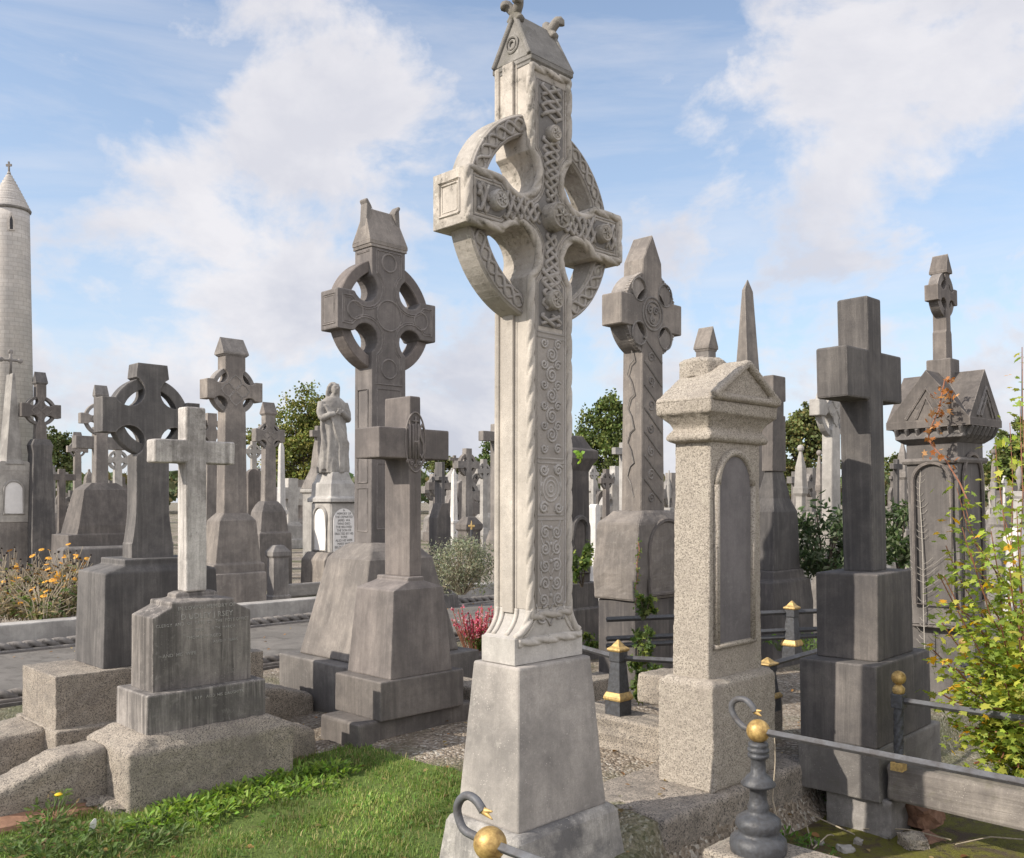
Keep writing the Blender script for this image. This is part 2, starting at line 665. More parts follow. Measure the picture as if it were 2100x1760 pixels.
M_WHITEX = stone('white cross with black crust', wash=.5, light=(.56, .52, .475), dark=(.19, .172, .157), streak=.75, lichen=.85, lich=(.13, .115, .10), spots=.2, bump=.7, blotch=(.36, .52))
M_STEP = stone('streaked die stone', edge=.7, wash=.6, light=(.31, .272, .238), dark=(.118, .105, .097), streak=1.0, lichen=.45, lich=(.40, .375, .33), spots=.4, bump=.3)
M_GRAN = granite('coarse pinkish granite', (.50, .448, .382), (.36, .322, .272), (.19, .168, .145), 185, .7)
M_GRAN2 = granite('grey brown granite', (.46, .405, .335), (.32, .28, .235), (.105, .094, .084), 210, .6)
M_KERB = granite('worn granite kerb', (.43, .38, .315), (.31, .272, .23), (.10, .09, .08), 180, .7)
M_KERBST = stone('stained limestone kerb', (.33, .295, .255), (.165, .147, .133), streak=.35, lichen=.6, lich=(.42, .39, .34), spots=.6, bump=.4, moss=.25)
M_ROUGH = granite('mossy slab granite', (.47, .41, .345), (.33, .29, .25), (.12, .11, .098), 150, .7, .8)
M_PANEL = stone('purple grey inscription panel', (.185, .162, .162), (.125, .11, .114), streak=.3, lichen=.2, spots=.6, bump=.35)
M_MARBLE = plain('white marble panel', (.74, .72, .70), .5, var=.12, nscale=8, bump=.05)
M_LETTER = plain('worn lead lettering', (.40, .385, .36), .6, var=.35, nscale=60, bump=0)
M_LETTERD = plain('black painted lettering', (.10, .10, .10), .6, var=.3, nscale=60, bump=0)
M_IRON = plain('grey black painted iron', (.075, .08, .09), .42, var=.35, nscale=45, bump=.45, spec=.35, col2=(.05, .05, .053))
M_IRON2 = plain('grey painted bar', (.115, .12, .132), .5, col2=(.07, .066, .066), nscale=17, bump=.5, spec=.3)
M_GOLD = plain('worn gold paint', (.62, .43, .16), .5, metal=.5, col2=(.27, .17, .06), nscale=38, bump=.1, spec=.5)
M_GOLD2 = plain('faded gold paint', (.62, .43, .16), .5, metal=.3, col2=(.3, .21, .09), nscale=50, bump=.12)
M_TOWER = stone('coursed granite tower', (.56, .50, .435), (.44, .40, .36), streak=.3, lichen=.0, spots=0, bump=.2, scale=.25)
M_BARK = plain('bark', (.12, .095, .07), .9, var=.4, nscale=14, bump=.6)
M_TWIG = plain('reddish twig', (.30, .13, .075), .7, var=.3, nscale=40, bump=.2)
M_DRY = plain('dry pale stem', (.42, .36, .27), .85, var=.3, nscale=40, bump=.2)
M_VINE = plain('bleached dead vine', (.40, .37, .33), .85, var=.25, nscale=60, bump=.2)
M_LEAF = leafy('leaves')
M_GRASSB = leafy('grass blades', .3, .6)
M_NEED = leafy('dense evergreen leaves', .12, .6)
M_BRICK = plain('old brick', (.33, .185, .12), .9, var=.4, nscale=18, bump=.6)


def ground_mat():
    m, n, b = nt_new('gravelly soil')
    g = NG(n)
    co = g.coords(False)
    v = g.new('ShaderNodeTexVoronoi')
    v.inputs['Scale'].default_value = 62
    g.link(co, v.inputs['Vector'])
    sep = g.new('ShaderNodeSeparateColor')
    g.link(v.outputs['Color'], sep.inputs[0])
    c = g.mix(sep.outputs[0], (.13, .105, .08), (.40, .335, .265))
    c = g.mix(g.ramp(sep.outputs[1], .8, .9), c, (.5, .46, .4))
    big = g.noise(co, .9, 6, .65, .3)
    c = g.mix(g.ramp(big, .5, .63, 0, .8), c, (.10, .078, .052))
    far = g.noise(co, .35, 6, .7)
    c = g.mix(g.ramp(far, .48, .6, 0, .75), c, (.085, .105, .04))
    fine = g.noise(co, 90, 3)
    c = g.mix(g.ramp(fine, .3, .7, 0, .35), c, (.06, .05, .04))
    g.link(c, b.inputs['Base Color'])
    h = g.math('SUBTRACT', g.math('MULTIPLY', fine, .3), v.outputs['Distance'])
    g.bump(b, h, .9, .012)
    return m


def lawn_mat():
    m, n, b = nt_new('turf')
    g = NG(n)
    co = g.coords(False)
    c = g.mix(g.noise(co, 25, 5, .7), (.07, .105, .022), (.13, .18, .045))
    c = g.mix(g.ramp(g.noise(co, 3.5, 5, .7), .55, .7, 0, .6), c, (.12, .105, .045))
    g.link(c, b.inputs['Base Color'])
    g.bump(b, g.noise(co, 70, 4), .8, .02)
    return m


def moss_mat():
    m, n, b = nt_new('mossy earth')
    g = NG(n)
    co = g.coords(False)
    f = g.noise(co, 5.5, 8, .72, .6)
    c = g.mix(g.ramp(f, .42, .56), (.115, .088, .06), (.17, .165, .035))
    c = g.mix(g.ramp(g.noise(co, 14, 6, .7), .56, .68), c, (.07, .055, .04))
    v = g.vor(co, 45)
    c = g.mix(g.ramp(v, .12, .05, 0, .7), c, (.36, .32, .26))
    g.link(c, b.inputs['Base Color'])
    g.bump(b, g.math('ADD', g.noise(co, 60, 5, .7), f), .9, .03)
    return m


def path_mat():
    m, n, b = nt_new('worn asphalt path')
    g = NG(n)
    co = g.coords(False)
    c = g.mix(g.ramp(g.noise(co, 1.3, 6, .7, .4), .4, .65), (.145, .135, .122), (.205, .19, .172))
    c = g.mix(g.ramp(g.noise(co, 3.0, 7, .72, 1.2), .52, .62, 0, .75), c, (.085, .078, .07))
    c = g.mix(g.ramp(g.noise(co, 160, 2), .4, .7, 0, .5), c, (.13, .12, .11))
    g.link(c, b.inputs['Base Color'])
    g.bump(b, g.noise(co, 160, 2), .5, .008)
    return m


M_GROUND, M_LAWN, M_MOSS, M_PATH = ground_mat(), lawn_mat(), moss_mat(), path_mat()


def tower_courses():
    """course joints for the tower: thin darker lines by height and angle"""
    n = M_TOWER.node_tree
    g = NG(n)
    b = next(x for x in n.nodes if x.type == 'BSDF_PRINCIPLED')
    src = b.inputs['Base Color'].links[0].from_socket
    tc = g.new('ShaderNodeTexCoord')
    sx = g.new('ShaderNodeSeparateXYZ')
    g.link(tc.outputs['Object'], sx.inputs[0])
    ang = g.math('ARCTAN2', sx.outputs[1], sx.outputs[0])
    cmb = g.new('ShaderNodeCombineXYZ')
    g.link(g.math('MULTIPLY', ang, 2.7), cmb.inputs[0])
    g.link(sx.outputs[2], cmb.inputs[1])
    br = g.new('ShaderNodeTexBrick')
    br.inputs['Scale'].default_value = 1.0
    br.inputs['Mortar Size'].default_value = .045
    br.inputs['Brick Width'].default_value = 1.3
    br.inputs['Row Height'].default_value = .62
    br.inputs['Color1'].default_value = (1, 1, 1, 1)
    br.inputs['Color2'].default_value = (.90, .89, .88, 1)
    br.inputs['Mortar'].default_value = (.78, .765, .75, 1)
    g.link(cmb.outputs[0], br.inputs['Vector'])
    c = g.mix(1.0, src, br.outputs['Color'], 'MULTIPLY')
    g.link(c, b.inputs['Base Color'])


tower_courses()

# ================================================================ MONUMENTS
def tiers(M, name, mat, secs, **kw):
    return mk(name, loft(BM(), secs), mat, M.e, **kw)


def horns(bm, x, zr, side, h, r, curl=1.0, w=.05):
    """a pair of curled finials standing on a ridge end, leaning out along x*side and crossing in y"""
    for j in (-1, 1):
        pts = [(x, -j * w * .9, zr - h * .7), (x, j * w * .1, zr - h * .05), (x + side * h * .12, j * w * .8, zr + h * .42),
               (x + side * h * .3, j * w * 1.15, zr + h * .7), (x + side * h * .58 * curl, j * w * 1.2, zr + h * .62), (x + side * h * .62 * curl, j * w * 1.1, zr + h * .36)]
        tube(bm, resample(pts, h * .12), r, 8, rf=lambda s, a: 1.0)
    return bm


# ---------------------------------------------------------------- A: the tall pale carved cross
A = Mon('celtic_cross', 'tall pale carved cross with ring and rope-moulded edges, foremost in the middle', 'celtic cross', 1063, 3.8, 937, 1244)
pl = A.sec(1721, 911, 1063, 1263)
tiers(A, 'plinth', M_PLINTH, [(-.15, pl[1] + .05, pl[2] + .045), (pl[0] - .03, pl[1] + .004, pl[2] + .004), (pl[0], pl[1] - .012, pl[2] - .012)], bevel=.014, seg=3, sub=3, disp=.01, dscale=.05)
f0, f1 = A.sec(1710, 937, 1063, 1244), A.sec(1371, 968, 1065, 1210)
tiers(A, 'base', M_BASE, [(pl[0] - .004, f0[1], f0[2]), (f1[0], f1[1], f1[2])], bevel=.012, seg=3, sub=3, disp=.006, dscale=.08)
ft = A.sec(1360, 985, 1056, 1192)
sb = A.sec(1252, 1003, 1094, 1176)
hwt, hb = A.dims(160, 1018, 1083, 1166)
hw, hb2 = A.dims(650, 1013, 1089, 1172)
hb = (hb + hb2) / 2
hw0 = sb[1]
zf = A.Z(1312, -ft[1], -ft[2])
bm = loft(BM(), [(f1[0] + .002, ft[1], ft[2]), (zf, ft[1], ft[2])] +
          [(zf + (sb[0] - zf) * t, ft[1] - .006 + (hw0 - ft[1] + .006) * math.sin(t * math.pi / 2) ** .75, ft[2] - .006 + (hb - ft[2] + .006) * math.sin(t * math.pi / 2) ** .75) for t in (0, .1, .22, .36, .52, .7, .85, 1)])
for k in range(1, 9):                                 # rope and bead running down the flared corners
    pass
mk('foot', bm, M_PALE, A.e, bevel=.008)
FL = [(zf + (sb[0] - zf) * t, ft[1] - .006 + (hw0 - ft[1] + .006) * math.sin(t * math.pi / 2) ** .75, ft[2] - .006 + (hb - ft[2] + .006) * math.sin(t * math.pi / 2) ** .75) for t in [k / 14 for k in range(15)]]
bm = BM()
for sx in (-1, 1):
    rope(bm, [(sx * (x - .012), -y + .004, z) for z, x, y in FL], .0195, .116, 2, .42, ds=.006, seg=16)
    tube(bm, [(sx * (x - .05), -y - .001, z) for z, x, y in FL], .006, 6)
rope(bm, [(-ft[1] + .02, -ft[2] + .004, zf - .02), (ft[1] - .02, -ft[2] + .004, zf - .02)], .020, .116, 2, .42, ds=.006, seg=16)
for q in (hb - .02, .05, -.035):
    tube(bm, [(-x - .001, q * y / hb, z) for z, x, y in FL][1:], .012, 6)
for sx in (-1, 1):
    spiral(bm, sx * .05, zf + .045, -ft[2] + .03, .032, 1.6, .006, sx, 1)
    tube(bm, [(0, -ft[2] + .02, zf + .01), (sx * .03, -ft[2] + .03, zf + .03), (sx * .07, -ft[2] + .035, zf + .10)], .006, 6)
mk('foot_moulding', bm, M_PALE, A.e, smooth=True)
xl, xr = A.X(958, -hb), A.X(1273, -hb)
AL = (xr - xl) / 2
z1, z0_ = A.Z(336, xl, -hb), A.Z(453, xl, -hb)
zc, ah = (z1 + z0_) / 2, (z1 - z0_) / 2
ztop = A.Z(124, -hwt, -hb)
HX, HZ, HR = hw + .062, ah + .062, .112
RO, RI, RT = .455, .362, .060


def outA(i, z0=sb[0], zt=ztop):
    return cross_outline(hw0 - i, hw - i, hwt - i, z0, zc, zt, AL - i, ah - i, HX, HZ, HR + i)


bm = extrude(BM(), outA(0), -hb, hb)
for sx in (-1, 1):                                   # sunk panel frames on the arm ends
    frame(bm, -hb + .045, hb - .045, zc - ah + .045, zc + ah - .045, sx * AL, .008, 'x')
    frame(bm, -hb + .06, hb - .06, zc - ah + .06, zc + ah - .06, sx * AL, .004, 'x')
    for q, w in ((hb - .016, .018), (.052, .007), (-.028, .007)):   # upright mouldings on the sides
        for za, zb in ((sb[0] - .06, zc - RO + .05), (zc + RO - .07, ztop + .02)):
            xx = sx * (hw0 if za < zc else hwt) - sx * w * .25
            tube(bm, [(xx, q, za), (sx * (hw if za < zc else hwt) - sx * w * .25, q, zb)], w, 8)
for sx in (-1, 1):
    for za, zb, h_ in ((sb[0] - .02, zc - RO + .05, hw), (zc + RO - .07, ztop + .02, hwt)):
        box(bm, sx * (h_ + .006) - .012, sx * (h_ + .006) + .008, -.020, .044, za, zb)
mk('shaft', bm, M_PALE, A.e, bevel=.004, seg=1)
bm = rope(BM(), [(x, -hb + .004, z) for x, z in outA(.012, sb[0] - .03, ztop - .015)], .0195, .116, 2, .42, closed=True, ds=.006, seg=16)
mk('rope_moulding', bm, M_PALE, A.e, smooth=True)
bm = BM()
for i, w in ((.036, .006), (.05, .0045)):
    tube(bm, [(x, -hb, z) for x, z in outA(i, sb[0] + .01, ztop - .06)], w, 6, closed=True)
zp = A.Z(674, 0, -hb)
zq = A.Z(1316, 0, -hb)
for v in (684, 694, 941, 950, 1057, 1066):
    z = A.Z(v, 0, -hb)
    tube(bm, [(-hw + .045, -hb, z), (hw - .045, -hb, z)], .006, 6)
k_ = hw - .062                                        # half width of the carved field
# interlace on the head
plait(bm, (0, ztop - .075), (0, zc + .43), k_ - .004, -hb - .006, 3, .13, .0095)
plait(bm, (0, zc + .345), (0, zc + .07), lambda t: (k_ - .01) * (1 - .55 * t), -hb - .006, 3, .115, .0092)
for sx in (-1, 1):
    plait(bm, (sx * (AL - .055), zc), (sx * (AL - .115), zc), ah - .055, -hb - .006, 3, .11, .009)
    plait(bm, (sx * (AL - .20), zc), (sx * .07, zc), lambda t: (ah - .05) * (1 - .45 * t), -hb - .006, 3, .125, .0092)
plait(bm, (0, zc - .07), (0, zc - .40), lambda t: (k_ - .01) * (.5 + .5 * t), -hb - .006, 3, .125, .0092)
zb1 = A.Z(617, 0, -hb)
plait(bm, (0, zb1 - .065), (0, zp + .012), k_ - .006, -hb - .006, 3, .115, .0092)
plait(bm, (0, zb1 + .13), (0, zb1 + .06), k_ - .01, -hb - .006, 3, .12, .0092)
for j in range(4):                                    # interlace round the ring
    for ph in (0, math.pi):
        pts = []
        for k in range(41):
            t = .30 + (math.pi / 2 - .62) * k / 40 + j * math.pi / 2
            q = (RO + RI) / 2 + .026 * math.sin(k / 40 * 6 * math.pi + ph)
            pts.append((q * math.cos(t), -RT - .002 - .003 * math.cos(k / 40 * 6 * math.pi + ph), zc + q * math.sin(t)))
        tube(bm, pts, .0075, 6)
    for q in (RO - .012, RI + .012):
        tube(bm, [(q * math.cos(t), -RT, zc + q * math.sin(t)) for t in [.27 + (math.pi / 2 - .54) * k / 24 + j * math.pi / 2 for k in range(25)]], .006, 6)
mk('interlace_carving', bm, M_PALE_FACE, A.e, smooth=True)
# spirals and vine scrolls of the lower panels
bm = BM()
for k, v in enumerate((728, 770, 812, 854, 892)):
    z = A.Z(v, 0, -hb)
    if k < 5 and k % 1 == 0:
        spiral(bm, .004, z, -hb - .002, .036, 2.0, .0065, 1 if k % 2 else -1, 1.2)
for v in (706, 749, 791, 833, 874, 921):
    z = A.Z(v, 0, -hb)
    for sx in (-1, 1):
        spiral(bm, sx * .044, z, -hb - .003, .022, 1.5, .006, sx, .6)
z = A.Z(1003, 0, -hb)
for r_ in (.05, .032, .014):
    tube(bm, [(r_ * math.cos(t * .3), -hb, z + r_ * 1.1 * math.sin(t * .3)) for t in range(21)], .006, 6, closed=True)
for sx in (-1, 1):
    for sz in (-1, 1):
        spiral(bm, sx * .047, z + sz * .082, -hb - .004, .026, 1.6, .007, sx * sz, .3)
        tube(bm, [(sx * .02, -hb, z + sz * .1), (sx * .06, -hb, z + sz * .055), (sx * .07, -hb, z), (sx * .055, -hb, z - sz * .03)], .005, 6)
for k, v in enumerate((1092, 1125, 1160, 1196, 1230, 1262)):
    z = A.Z(v, 0, -hb)
    g_ = 1 + .25 * max(0, k - 3)
    for sx in (-1, 1):
        spiral(bm, sx * .037 * g_, z, -hb - .002, .031, 1.7, .006, sx * (1 if k % 2 else -1), .5 + k)
        tube(bm, [(0, -hb, z - .045), (sx * .015, -hb, z - .02), (sx * .055 * g_, -hb, z + .03), (sx * .062 * g_, -hb, z + .055)], .005, 6)
    ball(bm, (0, -hb, z + .02), .011, seg=8)
mk('scroll_carving', bm, M_PALE_FACE, A.e, smooth=True)
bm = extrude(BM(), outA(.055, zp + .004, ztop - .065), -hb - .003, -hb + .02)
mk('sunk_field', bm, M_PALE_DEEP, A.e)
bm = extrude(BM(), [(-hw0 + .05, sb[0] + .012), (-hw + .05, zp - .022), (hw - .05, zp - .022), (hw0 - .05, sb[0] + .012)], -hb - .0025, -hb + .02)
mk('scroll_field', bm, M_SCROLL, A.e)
mk('ring', ring_mesh(BM(), zc, RO, RI, RT), M_PALE, A.e, bevel=.006, seg=1)
for x, z, r_, h_ in ((0, zc, .062, .075), (0, A.Z(277, 0, -hb), .036, .045), (0, zb1, .044, .05), (-AL + .155, zc, .042, .05), (AL - .155, zc, .042, .05)):
    mk('boss', disc_boss(BM(), x, z, -hb + .004, r_, h_), M_PALE, A.e, bevel=.004, seg=2)
ce = A.sec(112, 1007, 1090, 1174)
rl = (A.X(1133, 0) - A.X(1060, 0)) / 2
zr = A.Z(26, -rl, 0)
bm = house_cap(BM(), ce[0] + .004, ce[1], ce[2], zr, rl, 'x', .022, (hwt + .004, hb + .004))
for sx in (-1, 1):                                    # barge boards and a roundel in each gable
    for sy in (-1, 1):
        tube(bm, [(sx * ce[1], sy * (ce[2] - .012), ce[0] + .01), (sx * (rl + .004), sy * .012, zr - .03)], .013, 6)
    for r_ in (.034, .018):
        xg = sx * (ce[1] * .62 + rl * .38)
        tube(bm, [(xg + sx * .004, r_ * math.cos(t * .3), ce[0] + .085 + r_ * math.sin(t * .3)) for t in range(21)], .007, 6, closed=True)
mk('cap', bm, M_PALE_CAP, A.e, bevel=.004, seg=1, sub=1, disp=.008, dscale=.05)
for sx in (-1, 1):
    mk('finial', horns(BM(), sx * (rl - .005), zr, sx, .058, .022, .8, .032), M_PALE_CAP, A.e, smooth=True)

# ---------------------------------------------------------------- B: granite pillar with pedimented cap
B = Mon('granite_pillar', 'speckled granite pillar with round-headed panel and gabled cap, right of the pale cross', 'grave pillar', 1466, 4.76, 1349, 1592, gz=.10)
b0 = B.sec(1629, 1349, 1466, 1592)
b1 = B.sec(1411, 1350, 1461, 1590)
tiers(B, 'base_block', M_GRAN, [(0, b0[1], b0[2]), (b1[0], b1[1], b1[2]), (B.Z(1400, -b1[1] + .02, -b1[2] + .02) + .005, b1[1] - .03, b1[2] - .03)], vox=.012, disp=.012, dscale=.04)
s0, s1 = B.sec(1398, 1380, 1453, 1563), B.sec(907, 1379, 1458, 1552)
tiers(B, 'shaft', M_GRAN, [(b1[0] - .005, s0[1], s0[2]), (s1[0] + .02, s1[1], s1[2])], vox=.011, disp=.008, dscale=.03)
yb = -(s0[2] + s1[2]) / 2 - .002
x0p, x1p = B.X(1469, yb), B.X(1540, yb)
zb, zs = B.Z(1314, 0, yb), B.Z(995, 0, yb)
pa = arch_pts(x0p, x1p, zb, zs)
bm = tube(BM(), [(x, yb - .004, z) for x, z in pa[2:]], .022, 8)
tube(bm, [(x1p + .005, yb - .004, zb), (x1p + .005, yb - .004, zs)], .02, 8)
tube(bm, [(x0p - .005, yb - .004, zb), (x0p - .005, yb - .004, zs)], .02, 8)
tube(bm, [(x0p - .03, yb - .004, zb - .012), (x1p + .03, yb - .004, zb - .012)], .016, 8)
mk('panel_moulding', bm, M_GRAN, B.e, smooth=True)
mk('inscription_panel', extrude(BM(), pa, yb - .006, yb + .03), M_PANEL, B.e)
c_ = [B.sec(v, l, c, r) for v, l, c, r in ((898, 1358, 1457, 1570), (882, 1361, 1457, 1567), (850, 1345, 1459, 1583), (842, 1337, 1460, 1588), (817, 1336, 1460, 1589))]
bm = loft(BM(), [(s1[0], s1[1] - .01, s1[2] - .01), (c_[0][0] - .012, c_[0][1] - .012, c_[0][2] - .012), c_[0], (c_[0][0] + .022, c_[0][1], c_[0][2]), (c_[1][0] + .012, c_[1][1] - .022, c_[1][2] - .022),
                 ((c_[1][0] + c_[2][0]) / 2, c_[1][1] - .012, c_[1][2] - .012), (c_[2][0], c_[2][1] - .012, c_[2][2] - .012), c_[3], c_[4]])
mk('cornice', bm, M_GRAN, B.e, vox=.010, disp=.010, dscale=.03)
e = c_[4]
zr = B.Z(738, 0, -e[2])
bm = BM()
ang = math.atan2(zr - e[0], e[1])
extrude(bm, [(-e[1], e[0] - .003), (e[1], e[0] - .003), (e[1], e[0] + .012), (0, zr), (-e[1], e[0] + .012)], -e[2], e[2])
mk('gable_roof', bm, M_GRAN, B.e, vox=.010, disp=.010, dscale=.03)
bm = BM()
for sx in (-1, 1):
    tube(bm, [(sx * (e[1] - .01), -e[2] - .004, e[0] + .02), (0, -e[2] - .004, zr - .02)], .026, 6)
tube(bm, [(-e[1] + .01, -e[2] - .004, e[0] + .02), (e[1] - .01, -e[2] - .004, e[0] + .02)], .022, 6)
mk('pediment_moulding', bm, M_GRAN, B.e, vox=.010, disp=.008, dscale=.03)
bm = BM()
rk = (B.X(1500, .02) - B.X(1431, .02)) / 2
lathe(bm, [(rk * .8, zr - .08), (rk * .8, zr + .012), (rk * .62, zr + .03), (rk * .3, zr + .034)], (0, e[2] * .55, 0), 8)
mk('cap_stump', bm, M_GRAN, B.e, bevel=.008, sub=2, disp=.008, dscale=.03)
bm = BM()
box(bm, -.02 - b1[1] * .3, b1[1] * .45, b1[2] - .02, b1[2] + .30, b1[0] - .20, b1[0] - .03)
mk('base_arm', bm, M_GRAN2, B.e, vox=.014, disp=.02, dscale=.06)

# ---------------------------------------------------------------- C: plain brown cross with IHS
C = Mon('latin_cross', 'plain brown stone cross with interlaced IHS monogram on its crossing', 'cross', 737, 5.76, 653, 978)
q0, q1 = C.sec(1558, 653, 737, 978), C.sec(1487, 653, 737, 972)
tiers(C, 'bottom_plinth', M_DARK, [(-.1, q0[1], q0[2]), (q1[0], q1[1], q1[2])], bevel=.02, seg=3, sub=2, disp=.012, dscale=.07)
r0, r1 = C.sec(1464, 701, 779, 966), C.sec(1400, 701, 778, 965)
tiers(C, 'middle_plinth', M_DARK, [(q1[0] - .003, r0[1], r0[2]), r1], bevel=.012, seg=3, sub=2, disp=.006, dscale=.07)
d0, d1 = C.sec(1386, 734, 798, 950), C.sec(1212, 753, 805, 932)
k1, k0 = C.sec(1193, 799, 835, 898), C.sec(1184, 799, 835, 898)
tiers(C, 'die', M_BROWN, [(r1[0] - .002, d0[1], d0[2]), d1, (k1[0], k1[1], k1[2]), (k0[0], k1[1], k1[2])], bevel=.010, sub=2, disp=.004, dscale=.09)
h0, hB = C.dims(1180, 807, 834, 883)
hT, _ = C.dims(820, 807, 834, 880)
hB = (hB + _) / 2
xl, xr = C.X(783, -hB), C.X(926, -hB)
za, zb = C.Z(874, xl, -hB), C.Z(938, xl, -hB)
zt = C.Z(811, -hT, -hB)
cz = (za + zb) / 2
mk('cross', extrude(BM(), cross_outline(h0, h0, hT, k0[0] - .003, cz, zt, (xr - xl) / 2, (za - zb) / 2, x0=(xl + xr) / 2 * .5), -hB, hB), M_BROWN, C.e, bevel=.009, sub=1)


def letters(name, rows, mat, parent, loc, rot=(R(90), 0, 0), size=.05, ext=.003, align='CENTER', space=1.0, sx=1.0, font_w=1.0):
    """raised or leaded lettering: text turned into one mesh"""
    cu = bpy.data.curves.new(name, 'FONT')
    cu.body = rows
    cu.size = size
    cu.extrude = ext
    cu.align_x = align
    cu.align_y = 'CENTER'
    cu.space_line = space
    cu.space_character = font_w
    cu.resolution_u = 2
    t = bpy.data.objects.new(name + '_text', cu)
    COL.objects.link(t)
    dg = bpy.context.evaluated_depsgraph_get()
    me = bpy.data.meshes.new_from_object(t.evaluated_get(dg))
    bpy.data.objects.remove(t)
    bpy.data.curves.remove(cu)
    me.name = name
    me.materials.clear()
    me.materials.append(mat)
    for v in me.vertices:
        v.co.x *= sx
    o = bpy.data.objects.new(name, me)
    COL.objects.link(o)
    o.parent = parent
    o.location = loc
    o.rotation_euler = rot
    return o


bm = BM()
mz, mx = cz + .01, (xl + xr) / 2 * .5
yq = -hB - .004
tube(bm, [(mx + .085 * math.cos(t * math.pi / 16), yq + .003, mz + .20 * math.sin(t * math.pi / 16)) for t in range(32)], .006, 6, closed=True)
for x in (-.052, -.022, .022):
    tube(bm, [(mx + x, yq, mz - .11), (mx + x, yq, mz + .12)], .010, 6)
tube(bm, [(mx, yq, mz - .16), (mx, yq, mz + .17)], .006, 6)
tube(bm, [(mx - .03, yq, mz + .14), (mx + .03, yq, mz + .14)], .006, 6)
tube(bm, [(mx - .022, yq, mz), (mx + .022, yq, mz)], .009, 6)
tube(bm, [(mx + .072, yq, mz + .09), (mx + .055, yq, mz + .12), (mx + .036, yq, mz + .09), (mx + .040, yq, mz + .04), (mx + .066, yq, mz - .01), (mx + .066, yq, mz - .07), (mx + .05, yq, mz - .11), (mx + .034, yq, mz - .08)], .009, 6)
for k in range(5):
    spiral(bm, mx - .066 + .033 * k, mz - .13 - .015 * (2 - abs(k - 2)), yq, .015, 1.2, .005)
mk('monogram', bm, M_BROWN, C.e, smooth=True)

# ---------------------------------------------------------------- D: tall brown ringed cross behind the IHS cross
D = Mon('celtic_cross', 'tall brown ringed cross with house-shaped cap, standing behind the IHS cross', 'celtic cross', 730, 6.6, 571, 985)
d_ = [D.sec(1470, 571, 730, 985), D.sec(1372, 573, 724, 985)]
tiers(D, 'plinth', M_GREY, [(-.1, d_[0][1], d_[0][2]), d_[1]], bevel=.015, seg=3, sub=2, disp=.01, dscale=.07)
e_ = [D.sec(v, l, c, r) for v, l, c, r in ((1356, 614, 731, 945), (1150, 667, 757, 886), (1132, 686, 760, 868), (1120, 706, 761, 852), (1114, 716, 762, 844))]
bm = loft(BM(), [(d_[1][0] - .002,) + e_[0][1:]] + e_[1:])
mk('base', bm, M_GREY, D.e, bevel=.02, seg=3, sub=2, disp=.012, dscale=.08)
h0, w0 = D.dims(1090, 717, 764, 830)
h1, w1 = D.dims(540, 720, 761, 820)
wB = (w0 + w1) / 2
xl, xr = D.X(684, -wB), D.X(887, -wB)
za, zb = D.Z(586.5, xl, -wB), D.Z(670, xl, -wB)
cz, a_, L_ = (za + zb) / 2, (za - zb) / 2, (xr - xl) / 2
xo = (xl + xr) / 2
zt = D.Z(497, -h1, -wB)
z0 = e_[-1][0] - .01
hx, hz, hr = h1 + .055, a_ + .045, .112
ro = (D.Z(537, -h1, 0) - cz)
ro = math.hypot(ro, h1)
def outD(i, z0, zt):
    return cross_outline(h0 - i, h1 - i, h1 - i, z0, cz, zt, L_ - i, a_ - i, hx, hz, hr + i)
mk('shaft', extrude(BM(), outD(0, z0, zt), -wB, wB), M_BROWN, D.e, bevel=.012)
mk('ring', ring_mesh(BM(), cz, ro, ro - .09, .075), M_BROWN, D.e, bevel=.008, seg=1)
bm = BM()
zsp = D.Z(790, 0, -wB)
for i, w in ((.045, .007), (.062, .005)):
    tube(bm, [(x, -wB, z) for x, z in outD(i, zsp, zt - .05)], w, 4, closed=True)
for v0, v1 in ((800, 940), (952, 1085)):
    frame(bm, -h1 + .05, h1 - .05, D.Z(v1, 0, -wB), D.Z(v0, 0, -wB), -wB, .006)
for v0, v1 in ((800, 880), (892, 990), (1002, 1090)):
    frame(bm, -wB + .05, wB - .05, D.Z(v1, -h1, 0), D.Z(v0, -h1, 0), -h0, .006, 'x')
frame(bm, -wB + .035, wB - .035, cz - a_ + .04, cz + a_ - .04, -L_, .007, 'x')
frame(bm, -wB + .05, wB - .05, cz - a_ + .055, cz + a_ - .055, -L_, .004, 'x')
frame(bm, -wB + .035, wB - .035, cz + ro + .04, zt - .05, -h1, .006, 'x')
for x, z, r_ in ((0, cz, .12), (0, (cz + zt) / 2 + .14, .07), (0, cz - .42, .075), (-L_ + .16, cz, .07), (L_ - .16, cz, .07)):
    tube(bm, [(x + r_ * math.cos(t * math.pi / 12), -wB, z + r_ * math.sin(t * math.pi / 12)) for t in range(24)], .008, 5, closed=True)
mk('face_mouldings', bm, M_BROWN, D.e)
ce = D.sec(493, 712, 759.5, 827)
rl = (D.X(803, 0) - D.X(737, 0)) / 2
zr = D.Z(424, -rl, 0)
bm = house_cap(BM(), ce[0] + .01, ce[1], ce[2], zr, rl * .96, 'x', .03, (h1 + .01, wB + .01))
mk('cap', bm, M_GREY, D.e, bevel=.006, sub=1, disp=.006, dscale=.08)
for sx in (-1, 1):
    bm = BM()
    extrude(bm, [(sx * (rl * .80), zr - .12), (sx * (rl * 1.12), zr - .22), (sx * (rl * 1.02), zr + .02), (sx * (rl * 1.12), zr + .05), (sx * rl * .98, zr + .065), (sx * rl * .86, zr + .04), (sx * (rl * .70), zr + .0)], -.045, .045)
    mk('finial', bm, M_GREY, D.e, bevel=.012)

